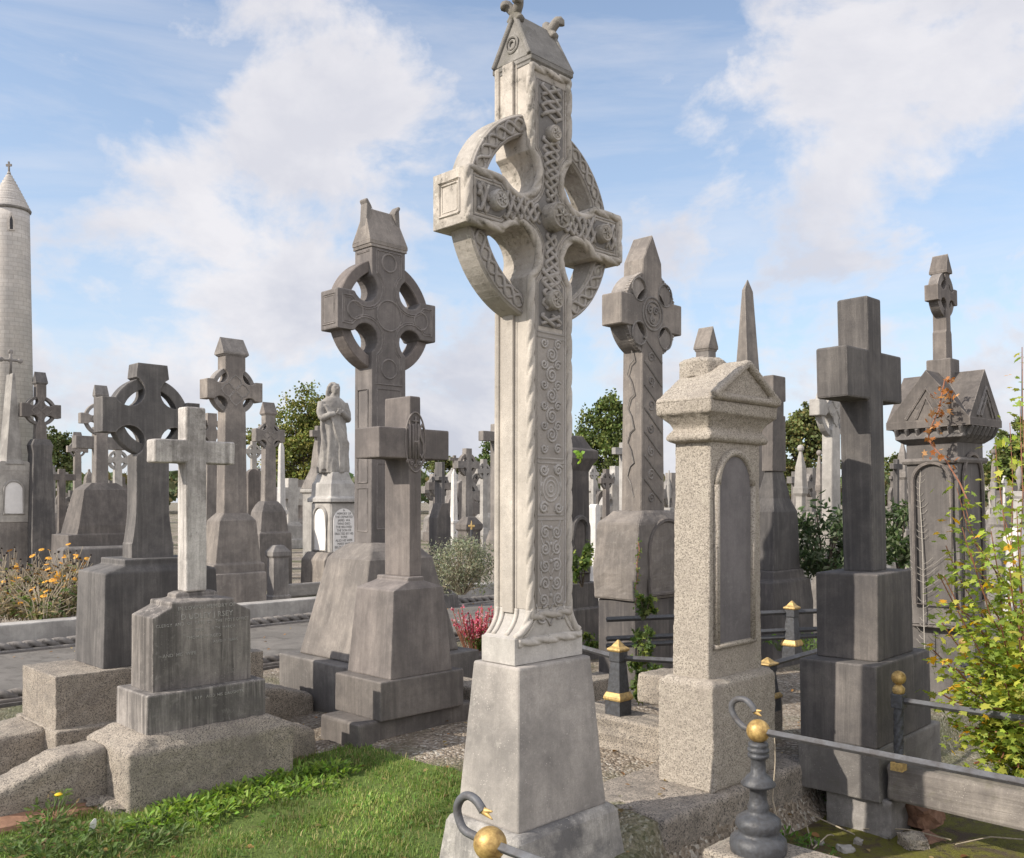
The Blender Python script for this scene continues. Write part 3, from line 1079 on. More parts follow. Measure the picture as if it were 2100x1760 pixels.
# ---------------------------------------------------------------- E: pointed ringed cross with notched ring
E = Mon('celtic_cross', 'grey pointed ringed cross with notched ring, on a chamfered granite base', 'celtic cross', 1316, 7.5, 1278, 1358)
es = [E.sec(v, l, c, None) for v, l, c in ((1236, 1218, 1302), (1180, 1214, 1304), (1072, 1223, 1311), (1048, 1256, 1317))]
tiers(E, 'lower_plinth', M_DARK2, [(0, es[0][1] - .03, es[0][2] - .02), (es[0][0] + .002, es[0][1] - .03, es[0][2] - .02)], bevel=.012)
bm = loft(BM(), [(es[0][0] + .004,) + es[0][1:]] + es[1:])
mk('base', bm, M_GREY, E.e, bevel=.02, sub=3, disp=.02, dscale=.09)
pa = arch_pts(-es[1][1] * .55, es[1][1] * .75, es[0][0] + .05, E.Z(1130, 0, -es[1][2]))
mk('arch_moulding', tube(BM(), [(x, -es[1][2] - .004 + .03 * (z - es[1][0]), z) for x, z in pa], .02, 6, closed=True), M_DARK, E.e)
h0, w0 = E.dims(1030, 1273, 1318.5, 1370)
h1, w1 = E.dims(545, 1281, 1315, 1350)
wB = (w0 + w1) / 2
xl, xr = E.X(1270, -wB), E.X(1395, -wB)
za, zb = E.Z(595, xl, -wB), E.Z(661, xl, -wB)
cz, a_, L_ = (za + zb) / 2, (za - zb) / 2, (xr - xl) / 2
zt, zg = E.Z(530, -h1, -wB), E.Z(481, 0, -wB)
hx, hz, hr = h1 + .05, a_ + .05, .085
o = cross_outline(h0, (h0 + h1 * 2) / 3, h1, es[-1][0] - .01, cz, zt, L_, a_, hx, hz, hr)
i = len(o) // 2
o = o[:i] + [(0, zg)] + o[i:]
mk('shaft', extrude(BM(), o, -wB, wB), M_GREY, E.e, bevel=.008, seg=1)
ro = .345
bm = ring_mesh(BM(), cz, ro, ro - .13, wB * .86)
for k in range(72):
    t = 2 * math.pi * k / 72
    if min(abs(math.sin(t)), abs(math.cos(t))) < .3:
        continue
    c0, s0_ = math.cos(t), math.sin(t)
    tube(bm, [(ro * c0 * .985, -wB * .9, cz + ro * s0_ * .985), (ro * c0 * .985, -wB * .5, cz + ro * s0_ * .985)], .013, 4)
mk('ring', bm, M_GREY, E.e)
bm = BM()
for r_ in (.135, .10):
    tube(bm, [(r_ * math.cos(t * math.pi / 14), -wB, cz + r_ * math.sin(t * math.pi / 14)) for t in range(28)], .010, 6, closed=True)
for k in range(3):
    spiral(bm, .045 * math.cos(k * 2.1 + .5), cz + .05 * math.sin(k * 2.1 + .5), -wB - .002, .038, 1.3, .01, 1, k)
for k in range(7):
    zk = E.Z(1030 - k * 48, 0, -wB)
    tube(bm, [(h0 * .8, -wB, zk), (-h0 * .7, -wB, zk + .19)], .010, 5)
    spiral(bm, -.02, zk + .03, -wB, .045, 1.4, .008, 1, k)
for sx in (-1, 1):
    for sy in (-1, 1):
        for k in range(3):
            q = hr + .012 + .012 * k
        tube(bm, [(sx * hx + (hr + .01) * math.cos(t * .32), -wB, cz + sy * hz + (hr + .01) * math.sin(t * .32)) for t in range(20)], .007, 5, closed=True)
for k in range(5):
    zk = E.Z(1020 - k * 70, -h0, 0)
    tube(bm, [(-h0, -wB * .3, zk), (-h0, .0, zk + .11), (-h0, wB * .35, zk + .17), (-h0, wB * .1, zk + .25), (-h0, -wB * .3, zk + .28)], .005, 5)
mk('face_carving', bm, M_GREY, E.e)

# ---------------------------------------------------------------- F: massive plain dark cross on the right
Fm = Mon('latin_cross', 'massive plain dark cross on two square blocks, leaning slightly, right of the granite pillar', 'cross', 1799, 5.0, 1644, 1912, lean=-1.3)
t2b, t2t = Fm.sec(1537, 1644, 1799, 1914), Fm.sec(1366, 1641, 1798, 1909)
tiers(Fm, 'lower_block', M_DARK2, [t2b, t2t], bevel=.010, sub=2, disp=.004, dscale=.1)
tiers(Fm, 'footing', M_KERBST, [(-.02, t2b[1] + .055, t2b[2] + .012, .05, 0), (t2b[0] - .008, t2b[1] + .055, t2b[2] + .012, .05, 0), (t2b[0] - .0, t2b[1] + .045, t2b[2] + .002, .05, 0)], bevel=.01, sub=2, disp=.012, dscale=.08)
t1b, t1t = Fm.sec(1355, 1682, 1800, 1882), Fm.sec(1178, 1680, 1799, 1878)
tiers(Fm, 'upper_block', M_DARK2, [(t2t[0] - .002,) + t1b[1:], t1t], bevel=.012, seg=3, sub=2, disp=.004, dscale=.1)
h0, w0 = Fm.dims(1160, 1735, 1789.5, 1826)
h1, w1 = Fm.dims(640, 1723, 1776, 1814)
wB = (w0 + w1) / 2
xl, xr = Fm.X(1740, -wB, 760), Fm.X(1852, -wB, 780)
za, zb = Fm.Z(705, xl, -wB), Fm.Z(811, xl, -wB)
zt = Fm.Z(604, -h1, -wB)
bm = extrude(BM(), cross_outline(h0, (h0 + h1) / 2, h1, t1t[0] - .004, (za + zb) / 2, zt, (xr - xl) / 2, (za - zb) / 2, x0=(xl + xr) / 4), -wB, wB)
mk('cross', bm, M_DARK2, Fm.e, bevel=.012, seg=2, sub=1)

# ---------------------------------------------------------------- G: canopied tomb with cross-gabled roof
G = Mon('gabled_tomb', 'dark gabled tomb pillar with leaf cornice and a small ringed cross on top', 'tomb', 1966, 7.2, 1872, 2026, lean=-1.4)
g0, g1 = G.sec(1268, 1880, 1971, 2030), G.sec(941, 1865, 1963, 2023)
gb = G.sec(1291, 1876, 1996, 2046)
tiers(G, 'plinth', M_DARK, [(-.05, gb[1] + .03, gb[2] + .03), gb, (gb[0] + .03, g0[1] + .03, g0[2] + .03)], bevel=.02, sub=1)
tiers(G, 'body', M_DARK, [(gb[0], g0[1] + .01, g0[2] + .01), g0, g1, (G.Z(903, -g1[1], -g1[2]),) + g1[1:]], bevel=.008)
bm = loft(BM(), [(g1[0] - .03, g1[1] + .02, g1[2] + .02), (g1[0], g1[1] + .035, g1[2] + .035), (g1[0] + .02, g1[1] + .01, g1[2] + .01)])
mk('string_course', bm, M_DARK, G.e, bevel=.008)
bm = BM()
for sgn, axis in ((-1, 'y'), (-1, 'x')):
    w_ = (g1[1] if axis == 'y' else g1[2]) * .74
    P_ = arch_pts(-w_, w_, g0[0] + .1, G.Z(985, -g1[1], -g1[2]))
    face = -(g1[2] if axis == 'y' else g1[1]) - .012
    tube(bm, [((x, face, z) if axis == 'y' else (face, x, z)) for x, z in P_], .018, 6, closed=True)
mk('arch_moulding', bm, M_DARK, G.e)
ee = G.sec(858, 1822, 1988, 2060)
zc0 = G.Z(903, -g1[1], -g1[2])
bm = loft(BM(), [(zc0 - .01, g1[1] + .01, g1[2] + .01), (zc0 + .03, g1[1] + .07, g1[2] + .06), (zc0 + .085, ee[1] - .05, ee[2] - .05), (ee[0] - .045, ee[1] - .03, ee[2] - .03)])
for k in range(7):                                    # drooping leaves under the eaves
    t = -1 + 2 * (k + .5) / 7
    for face in (0, 1):
        if face == 0:
            x, y = t * ee[1] * .9, -ee[2] + .02
            pts = [(x, y, ee[0] - .04), (x, y + .03, ee[0] - .10), (x, -g1[2] - .03, zc0 + .03)]
        else:
            x, y = -ee[1] + .02, t * ee[2] * .9
            pts = [(x, y, ee[0] - .04), (x + .03, y, ee[0] - .10), (-g1[1] - .03, y, zc0 + .03)]
        tube(bm, pts, .034, 6, rf=lambda s, a: .45 + .45 * abs(math.cos(a)))
mk('leaf_cornice', bm, M_DARK, G.e, bevel=.006)
zr = G.Z(757, -ee[1], 0)
bm = loft(BM(), [(ee[0] - .045, ee[1], ee[2]), (ee[0] + .012, ee[1], ee[2])])
prism(bm, ee[0] + .012, ee[1], ee[2], zr, ee[1] - .003, 'x')
prism(bm, ee[0] + .0125, ee[1] - .002, ee[2] - .002, zr - .001, ee[2] - .004, 'y')
mk('gabled_roof', bm, M_DARK, G.e, sub=1)
bm, bm2 = BM(), BM()
for i_ in (.16, .24):
    tube(bm, [(-ee[1], -(ee[2] - i_), ee[0] + .03), (-ee[1], 0, zr - i_ * .9), (-ee[1], ee[2] - i_, ee[0] + .03)], .014, 5)
    tube(bm2, [(-(ee[1] - i_), -ee[2], ee[0] + .03), (0, -ee[2], zr - i_ * .9), (ee[1] - i_, -ee[2], ee[0] + .03)], .014, 5)
mk('gable_moulding', bm2, M_DARK, G.e)
mk('gable_moulding', bm, M_DARK, G.e)
bm = BM()
for k in range(5):
    ball(bm, (-ee[1] + .012, -.13 + .065 * k, ee[0] + .09 + .035 * (2 - abs(k - 2))), .042, (.35, 1.1, 1), 10)
mk('gable_carving', bm, M_DARK, G.e, smooth=True)
bm = BM()
for k in range(5):
    ball(bm, (-.08 + .04 * k, -ee[2] + .01, ee[0] + .12 + .04 * (2 - abs(k - 2))), .038, (1, .5, 1), 10)
mk('gable_carving', bm, M_DARK, G.e, smooth=True)
p0, p1 = G.sec(805, 1903, 1950, 1972), G.sec(733, 1901.5, 1949, 1971)
tiers(G, 'pedestal', M_DARK, [(zr - .35,) + p1[1:], p1], bevel=.01)
h0, w0 = G.dims(725, 1913, 1943, 1959)
z0 = G.Z(733, -h0, -w0) - .01
zt = G.Z(553, -h0, -w0)
xl = G.X(1926, -w0, 600)
za, zb = G.Z(579, xl, -w0), G.Z(612, xl, -w0)
cz, a_ = (za + zb) / 2, (za - zb) / 2
h1 = h0 * .86
L_ = max(.2, G.X(1966, -w0, 600) - xl) / 2
mk('small_cross', extrude(BM(), cross_outline(h0, h1 * .8, h1 * .8, z0, cz, zt, L_, a_, h1 + .03, a_ + .03, .06, shoulder=[(-h0 * .92, z0 + .22), (-h1 * .84, z0 + .24), (-h1 * .84, cz - .25)]), -w0 * .85, w0 * .85), M_DARK, G.e, bevel=.006)
mk('small_ring', ring_mesh(BM(), cz, L_ * .86, L_ * .58, w0 * .6), M_DARK, G.e)
bm = house_cap(BM(), zt, h1 * 1.05, w0 * 1.1, zt + .14, w0 * .95, 'y', .02)
mk('small_cap', bm, M_DARK, G.e)

# ---------------------------------------------------------------- H: white cross on stepped base, front left
Hm = Mon('latin_cross', 'white weathered plain cross on a stepped grey base, front left', 'cross', 264, 4.71, 175, 603)
hb0, hb1 = Hm.sec(1675, 175, 264, 603), Hm.sec(1546, 175, 275, 603)
hp0, hp1 = Hm.sec(1512, 237, 302, 546), Hm.sec(1428, 237, 302, 544)
tiers(Hm, 'granite_base', M_GRAN2, [(-.12, hb0[1], hb0[2]), (hb1[0] - .02, hb0[1], hb0[2]), (hb1[0], hb0[1] - .02, hb0[2] - .02), (hp0[0], hp0[1] + .03, hp0[2] + .03), (hp0[0] + .01, hp0[1], hp0[2])], vox=.014, disp=.016, dscale=.05)
tiers(Hm, 'plinth', M_STEP, [(hp0[0] - .01,) + hp0[1:], hp1], bevel=.010, sub=2, disp=.005, dscale=.06)
he0, he1 = Hm.sec(1417, 267, 313, 514), Hm.sec(1268, 268, 314, 512)
hs, hs2 = Hm.sec(1250, 305, 353, 478), Hm.sec(1220, 330, 368, 452)
z_s1 = he1[0] + .075
hd_ = (he0[2] + he1[2]) / 2
xs_ = -Hm.X(352, -hd_)
za_, zb_ = Hm.Z(1246, -xs_, -hd_), Hm.Z(1237, -xs_, -hd_)
zt_ = Hm.Z(1224, -xs_ + .03, -hd_ + .08)
bm = extrude(BM(), [(-he0[1], hp1[0] - .002), (-he1[1], he1[0]), (-xs_, za_), (-xs_ * .995, zb_), (xs_ * .995, zb_), (xs_, za_), (he1[1], he1[0]), (he0[1], hp1[0] - .002)], -hd_, hd_)
loft(bm, [(zb_ - .01, xs_ * .99, hd_ * .985), (zb_ + .002, xs_ * .99, hd_ * .985), (zt_ - .012, xs_ - .06, hd_ - .085), (zt_ + .012, xs_ - .062, hd_ - .087), (zt_ + .022, xs_ - .09, hd_ - .1)])
mk('die', bm, M_STEP, Hm.e, bevel=.007, sub=1, disp=.004, dscale=.06)
zd = zt_ + .022
h0, w0 = Hm.dims(1200, 366, 384, 425)
h1, w1 = Hm.dims(860, 363, 383, 424)
h0 = (h0 + h1) / 2
wB = (w0 + w1) / 2
xl, xr = Hm.X(318, -wB), Hm.X(483, -wB)
za, zb = Hm.Z(899, xl, -wB), Hm.Z(948, xl, -wB)
zt = Hm.Z(833, -h0, -wB)
mk('cross', extrude(BM(), cross_outline(h0 * 1.02, h0, h0 * .97, zd - .004, (za + zb) / 2, zt, (xr - xl) / 2, (za - zb) / 2, x0=(xl + xr) / 2), -wB, wB), M_WHITEX, Hm.e, bevel=.012, seg=3, sub=2, disp=.006, dscale=.03)
yf = -hd_ - .0015
zi = he1[0] - .012
for k, (t_, dz, s_, dx) in enumerate((("IN LOVING MEMORY OF", .050, .030, .02), ("D UDLEY J RSEY", .002, .042, .02), ("CLERGY  AND  OF  LATE  OF  THE  POST OFFICE", -.036, .024, .0), ("DIED     18 TH  MARCH", -.075, .022, .07), ("THOMAS H AGED", -.115, .025, .0), ("AGED  7  YEARS", -.15, .02, .13), ("AND  HIS  WIFE", -.20, .026, -.14))):
    letters('lettering', t_, M_LETTER, Hm.e, (dx, yf, zi + dz), size=s_, ext=.001, font_w=1.05)
letters('lettering', "R I P    ALSO  HIS  DAUGHTER", M_LETTER, Hm.e, (.06, -(hp0[2] + hp1[2]) / 2 - .001, hp1[0] - .05), size=.022, ext=.001)


def ramp_wall(name, label, M, sx, x0, x1, y0, y1, zh, zl, mat, group):
    """sloping granite coping that runs off the side of a grave base"""
    e = empty(name, M.e.location, M.e.rotation_euler.z, label, 'kerb stone', group)
    m = x0 + (x1 - x0) * .42
    bm = extrude(BM(), [(x0, -.12), (x0, zh), (m, zh - .015), (x1, zl), (x1, -.12)], y0, y1)
    mk('coping', bm, mat, e, bevel=.03, vox=.015, disp=.02, dscale=.06)
    return e


xw = -hb0[1]
ramp_wall('sloping_kerb', 'sloping granite coping running left from the white cross, nearest the grass', Hm, -1, xw + .02, xw - .56, -hb0[2] + .28, hb0[2] - .06, .31, .165, M_GRAN2, 'sloping copings of the left graves')
ramp_wall('sloping_kerb', 'sloping granite coping running right from the white cross base', Hm, 1, -xw - .02, -xw + .34, -hb0[2] + .28, hb0[2] - .06, .27, .17, M_GRAN2, 'sloping copings of the left graves')

# ---------------------------------------------------------------- I: dark ringed cross behind the white cross
I = Mon('celtic_cross', 'dark flat-topped ringed cross with flared foot, behind the white cross', 'celtic cross', 114, 5.5, 46, 540)
i0, i1 = I.sec(1496, 46, 114, 540), I.sec(1389, 46, 114, 540)
tiers(I, 'granite_block', M_GRAN2, [(i0[0] - .05,) + i0[1:], i1], vox=.014, disp=.014, dscale=.05)
tiers(I, 'footing', M_GRAN2, [(-.1, i0[1] + .02, i0[2] + .06), (i0[0] - .004, i0[1] + .02, i0[2] + .06)], vox=.016, disp=.016, dscale=.05)
j0, j1 = I.sec(1355, 153.5, 211, 452), I.sec(1177, 157, 216, 442)
j2 = I.sec(1151, 221, 253.5, 415)
tiers(I, 'die', M_DARK2, [(i1[0] - .003,) + j0[1:], j1, (j2[0] - .03,) + j2[1:], (j2[0] + .01,) + j2[1:]], bevel=.009, sub=1)
k0_, k1_ = I.sec(1139, 237, 259.5, 402), I.sec(1110, 237, 259.5, 402)
h0, w0 = I.dims(960, 259.5, 280, 346)
h1, w1 = I.dims(760, 266, 283, 345)
wB = (w0 + w1) / 2
za0 = j2[0] + .006
zf = za0 + .10
xl, xr = I.X(209, -wB), I.X(409, -wB)
za, zb = I.Z(812, xl, -wB), I.Z(884.6, xl, -wB)
cz, a_, L_ = (za + zb) / 2, (za - zb) / 2, (xr - xl) / 2
zt = I.Z(743.5, -h1, -wB)
fl = h0 * 1.28
sh = [(-fl, zf)] + [(-(h0 + (fl - h0 - .005) * (1 - math.sin(t * math.pi / 2))), zf + .26 * t) for t in (0, .15, .3, .5, .75, 1)]
hx, hz, hr = h1 + .055, a_ + .052, .102
o = cross_outline(fl, h0, h1 * 1.0, za0, cz, zt, L_, a_, hx, hz, hr, shoulder=sh)
mk('shaft', extrude(BM(), o, -wB, wB), M_DARK2, I.e, bevel=.007)
mk('ring', ring_mesh(BM(), cz, L_ * .80, L_ * .80 - .075, wB * .62), M_DARK2, I.e, bevel=.008)
ramp_wall('sloping_kerb', 'sloping granite coping at the far left, behind the nearest coping', I, -1, -i0[1] + .0, -i0[1] - .75, -i0[2] + .12, i0[2], i0[0] - .008, .13, M_GRAN2, 'sloping copings of the left graves')
ramp_wall('sloping_kerb', 'sloping granite coping between the white cross base and the brown plinths', I, 1, i0[1] + .0, i0[1] + .5, -i0[2] + .12, i0[2], i0[0] + .02, .17, M_GRAN2, 'sloping copings of the left graves')

# quick ground
def smooth(x, a, b):
    t = max(0.0, min(1.0, (x - a) / (b - a)))
    return t * t * (3 - 2 * t)


def gz(x, y):
    a, b = to_ab((x, y))
    z = 0.0
    low = smooth(a, 3.35, 3.7) * smooth(b, 2.62, 2.52)
    z -= .22 * low * smooth(y, 14, 9)
    up = smooth(a, 3.1, 3.6) * smooth(b, 2.55, 2.65) * smooth(b, 6.5, 5.0) * smooth(a, 7, 5.5)
    z += .09 * up
    if y < 14 and abs(x) < 8:
        z += .012 * noise.noise((x * 3, y * 3, 0)) + .006 * noise.noise((x * 11, y * 11, 4))
    return z


xs = [-1800, -900, -450, -220, -110, -60, -35, -22, -15, -11] + [-8 + .11 * k for k in range(146)] + [9, 11, 15, 22, 35, 60, 110, 220, 450, 900, 1800]
ys = [-60, -20, -6, -2, 0] + [1.5 + .1 * k for k in range(106)] + [13, 14, 16, 19, 24, 32, 45, 65, 100, 160, 260, 450, 900, 1800, 3500]
bm = BM()
V = [[bm.verts.new((x, y, gz(x, y))) for x in xs] for y in ys]
for j in range(len(ys) - 1):
    for i in range(len(xs) - 1):
        bm.faces.new((V[j][i], V[j][i + 1], V[j + 1][i + 1], V[j + 1][i]))
tag(mk('ground', bm, M_GROUND, smooth=True), kind='structure')

# ================================================================ MIDDLE DISTANCE
def mid_celtic(M, mat, shaft, v0, vtop, arm, vcap=None, cap=None, base=(), bmat=None, rf=.8, hol=True, taper=.9, ring=True, foot=0.0, carve=True):
    """ringed cross on a tiered base; all figures are sight lines in the 2100 px frame"""
    bmat = bmat or mat
    h0, w = M.dims((v0 + vtop) / 2, *shaft)
    h0, w = abs(h0), abs(w)
    secs = [M.sec(*b) for b in base]
    if secs:
        split = [s for s in secs]
        bm = loft(BM(), [(foot - M.gz,) + split[0][1:]] + split)
        mk('base', bm, bmat, M.e, bevel=.015)
    z0 = (secs[-1][0] - .01) if secs else M.Z(v0, -h0, -w)
    xl, xr = M.X(arm[0], -w), M.X(arm[1], -w)
    L = (xr - xl) / 2
    za, zb = M.Z(arm[2], xl, -w), M.Z(arm[3], xl, -w)
    cz, a = (za + zb) / 2, (za - zb) / 2
    zt = M.Z(vcap if vcap else vtop, -h0, -w)
    h1 = h0 * taper
    k = .16 * L
    o = cross_outline(h0, h1 * .97, h1 * .96, z0, cz, zt, L, a, h1 + k * .95, a + k * .95, k * 1.6) if hol else cross_outline(h0, h1, h1 * .96, z0, cz, zt, L, a)
    mk('shaft', extrude(BM(), o, -w, w), mat, M.e, bevel=.008, seg=1)
    if ring:
        mk('ring', ring_mesh(BM(), cz, L * rf, L * rf * .80, w * .62, n=48), mat, M.e, bevel=.006, seg=1)
    if carve:
        bm = BM()
        for k_ in range(4):
            t = k_ * math.pi / 2
            for s in (-1, 1):
                tube(bm, [(L * .5 * q * math.cos(t) - s * .22 * L * math.sin(math.pi * q) * math.sin(t), -w, cz + L * .5 * q * math.sin(t) + s * .22 * L * math.sin(math.pi * q) * math.cos(t)) for q in (.05, .25, .5, .75, 1)], .022 * L, 5)
        mk('knot_carving', bm, mat, M.e)
    if cap:
        zr = M.Z(vtop, 0, 0)
        bm = house_cap(BM(), zt + .02, h1 * 1.22, w * 1.18, zr, (h1 if cap == 'x' else w) * 1.12, cap, .03, (h1 * 1.02, w * 1.02))
        mk('cap', bm, bmat, M.e, bevel=.005, seg=1)
    return M


J = Mon('celtic_cross', 'grey ringed cross with interlaced centre and worn stepped base, left of the statue', 'celtic cross', 459, 12.6, 443, 507)
mid_celtic(J, M_GREY, (443, 459, 507), 1050, 694, (426, 540, 775, 816), 724, 'x',
           [(1176, 424, 436, 562), (1160, 424, 436, 562), (1157, 430, 441, 552), (1068, 432, 450, 534), (1052, 442, 458, 508)], M_GREY)
bm = loft(BM(), [(-.05,) + J.sec(1240, 428, 441, 574)[1:], J.sec(1178, 428, 441, 572)])
mk('plinth', bm, M_GREY, J.e, bevel=.02)
K = Mon('celtic_cross', 'small dark ringed cross on a round-shouldered base, in front of the tree', 'celtic cross', 543, 17, 534, 567)
mid_celtic(K, M_GREY, (534, 543, 567), 1028, 825, (525, 585, 878, 905), 848, 'x',
           [(1150, 508, 532, 606), (1094, 508, 532, 604), (1092, 514, 534, 598), (1050, 518, 537, 590), (1036, 524, 540, 580), (1028, 530, 542, 570)], M_DARK)
N = Mon('celtic_cross', 'dark ringed cross with yellow-lichened top, beside the round tower', 'celtic cross', 74, 20, 67, 97)
mid_celtic(N, M_DARK, (67, 74, 97), 909, 763, (52, 133, 826, 854), 785, 'x',
           [(1092, 56, 66, 122), (1000, 58, 67, 116), (930, 60, 69, 110), (912, 56, 66, 112), (900, 62, 70, 104)], M_DARK2)
O = Mon('celtic_cross', 'grey ringed cross half hidden by the dark cross\'s arm, on a sloped die', 'celtic cross', 196, 13, 191, 222)
mid_celtic(O, M_GREY, (191, 196, 222), 988, 790, (169, 256, 846, 868), 811, 'x',
           [(1127, 122, 138, 322), (1098, 122, 138, 320), (1096, 142, 156, 304), (1078, 146, 160, 300), (1004, 160, 172, 272), (990, 178, 188, 244)], M_DARK)
Pm = Mon('celtic_cross', 'small grey ringed cross far off, seen left of the half hidden cross', 'celtic cross', 152, 27, 149, 168)
mid_celtic(Pm, M_GREY, (149, 152, 168), 1040, 886, (135, 178, 914, 927), 897, 'x', [(1120, 136, 142, 188), (1044, 140, 146, 182), (1036, 144, 149, 174)], M_DARK)
T = Mon('celtic_cross', 'ringed cross with white-lichened carved front, behind the massive dark cross', 'celtic cross', 1706, 11, 1684.5, 1724)
mid_celtic(T, M_LITE, (1684.5, 1706, 1724), 1060, 762, (1686, 1752, 818, 852), 780, 'y',
           [(1200, 1660, 1704, 1742), (1085, 1664, 1704, 1738), (1070, 1676, 1704, 1730)], M_GREY)
S = Mon('celtic_cross', 'ringed cross whose little house cap shows above the granite pillar', 'celtic cross', 1452, 9.6, 1425, 1470)
mid_celtic(S, M_GREY, (1425, 1452, 1470), 1000, 671, (1425, 1500, 758, 795), 713, 'y', [(1180, 1400, 1452, 1490), (1010, 1405, 1452, 1486)], M_GREY)

Q = Mon('latin_cross', 'dark plain cross on stepped die, between the granite pillar and the massive cross', 'cross', 1587, 9.0, 1536, 1638)
qs = [Q.sec(v, l, c, r) for v, l, c, r in ((1246, 1502, 1586, 1668), (1196, 1508, 1586, 1660), (1192, 1520, 1587, 1650), (1172, 1524, 1587, 1646))]
mk('plinth', loft(BM(), [(-.05,) + qs[0][1:]] + qs), M_DARK2, Q.e, bevel=.015)
qd = [Q.sec(v, l, c, r) for v, l, c, r in ((1169, 1530, 1587, 1640), (1050, 1536, 1587, 1634), (1022, 1545, 1586, 1612), (1008, 1548, 1586, 1610), (984, 1554, 1585, 1603), (966, 1558, 1584, 1597))]
mk('die', loft(BM(), [(qs[-1][0] - .002,) + qd[0][1:]] + qd[1:]), M_DARK2, Q.e, bevel=.01)
h0, w0 = Q.dims(860, 1561, 1576, 1590)
h0, w0 = max(h0, .07), max(w0, .06)
xr = Q.X(1608, -w0)
z1_, z2_ = Q.Z(824, xr, -w0), Q.Z(853, xr, -w0)
mk('cross', extrude(BM(), cross_outline(h0 * 1.1, h0, h0 * .95, qd[-1][0] - .003, (z1_ + z2_) / 2, Q.Z(772, 0, 0), xr, (z1_ - z2_) / 2), -w0, w0), M_DARK, Q.e, bevel=.01)

Rb = Mon('obelisk', 'tall slender obelisk with pale streaked sides, rising behind the granite pillar', 'obelisk', 1534, 10, 1506, 1560)
rs = [Rb.sec(v, l, c, r) for v, l, c, r in ((1000, 1496, 1537, 1572), (781, 1506, 1534, 1559), (594, 1515, 1528, 1538))]
mk('needle', loft(BM(), rs + [(Rb.Z(574, 0, 0), .004, .004)]), M_GREY, Rb.e, bevel=.008)
mk('pedestal', loft(BM(), [(0,) + Rb.sec(1000, 1470, 1536, 1590)[1:], Rb.sec(1004, 1470, 1536, 1590), Rb.sec(1000, 1490, 1537, 1575)]), M_GREY, Rb.e, bevel=.02)

Mo = Mon('obelisk', 'obelisk on pedestal with white arched tablet and floriated cross finial, at the left edge', 'obelisk', -3, 19.6, -20, 63)
ms = [Mo.sec(v, l, c, r) for v, l, c, r in ((942, 0, 13, 49), (800, 15, 23, 39), (765, 19, 26, 37))]
mk('needle', loft(BM(), [(Mo.Z(952, -.2, -.2), ms[0][1] * 1.15, ms[0][2] * 1.15), ms[0], ms[1], (ms[2][0],) + ms[2][1:]]), M_LITE, Mo.e, bevel=.01)
bm = BM()
zf = ms[2][0]
tube(bm, [(0, 0, zf - .02), (0, 0, zf + .46)], .03, 6)
tube(bm, [(-.17, 0, zf + .30), (.17, 0, zf + .30)], .028, 6)
for x, z in ((-.19, .30), (.19, .30), (0, .48), (0, .30)):
    ball(bm, (x, 0, zf + z), .055, (1, .6, 1), 10)
mk('finial_cross', bm, M_GREY, Mo.e, smooth=True)
mp = [Mo.sec(v, l, c, r) for v, l, c, r in ((1070, -20, -3, 63), (967, -19, -2, 62), (963, -24, -8, 69), (951, -22, -6, 66), (945, -14, 2, 58))]
mk('pedestal', loft(BM(), [(mp[0][0] - .02,) + mp[0][1:]] + mp[1:]), M_LITE, Mo.e, bevel=.012)
mk('footing', loft(BM(), [(0,) + Mo.sec(1125, -28, -10, 68)[1:], Mo.sec(1072, -26, -8, 66)]), M_GREY, Mo.e, bevel=.02)
yb = -mp[0][2] - .004
pa = arch_pts(Mo.X(8, yb), Mo.X(48, yb), Mo.Z(1054, .1, yb), Mo.Z(1005, .1, yb))
mk('white_tablet', extrude(BM(), pa, yb - .012, yb + .03), M_MARBLE, Mo.e)
mk('tablet_moulding', tube(BM(), [(x, yb - .012, z) for x, z in pa], .025, 6, closed=True), M_LITE, Mo.e)

U = Mon('stepped_tomb', 'dark tomb pier with flat overhanging cap on steps, just right of the pale cross', 'tomb', 1165, 9.3, 1128, 1208)
us = [U.sec(v, l, c, r) for v, l, c, r in ((1315, 1090, 1160, 1246), (1254, 1092, 1160, 1244), (1252, 1106, 1162, 1228), (1199, 1108, 1162, 1227))]
mk('steps', loft(BM(), [(-.05,) + us[0][1:]] + us), M_DARK2, U.e, bevel=.012)
ub = [U.sec(v, l, c, r) for v, l, c, r in ((1198, 1124, 1165, 1210), (965, 1126, 1165, 1207), (950, 1118, 1165, 1218), (938, 1112, 1164, 1232), (921, 1112, 1164, 1232), (917, 1122, 1165, 1216), (902, 1130, 1165, 1200), (892, 1134, 1165, 1190))]
mk('pier', loft(BM(), ub), M_DARK2, U.e, bevel=.012)
pa = arch_pts(-ub[0][1] * .6, ub[0][1] * .72, ub[0][0] + .1, U.Z(1085, 0, -ub[0][2]))
mk('arch_moulding', tube(BM(), [(x, -ub[0][2] - .005, z) for x, z in pa], .03, 6, closed=True), M_DARK2, U.e)

V_ = Mon('box_tomb', 'long low dark block tomb beyond the path, left of the dark cross', 'tomb', 128, 12.2, 112, 300)
vs = [V_.sec(1200, 112, 128, 300), V_.sec(1128, 113, 129, 296)]
mk('block', loft(BM(), [(0,) + vs[0][1:], vs[1], (vs[1][0] + .03, vs[1][1] - .05, vs[1][2] - .05)]), M_DARK, V_.e, bevel=.015)

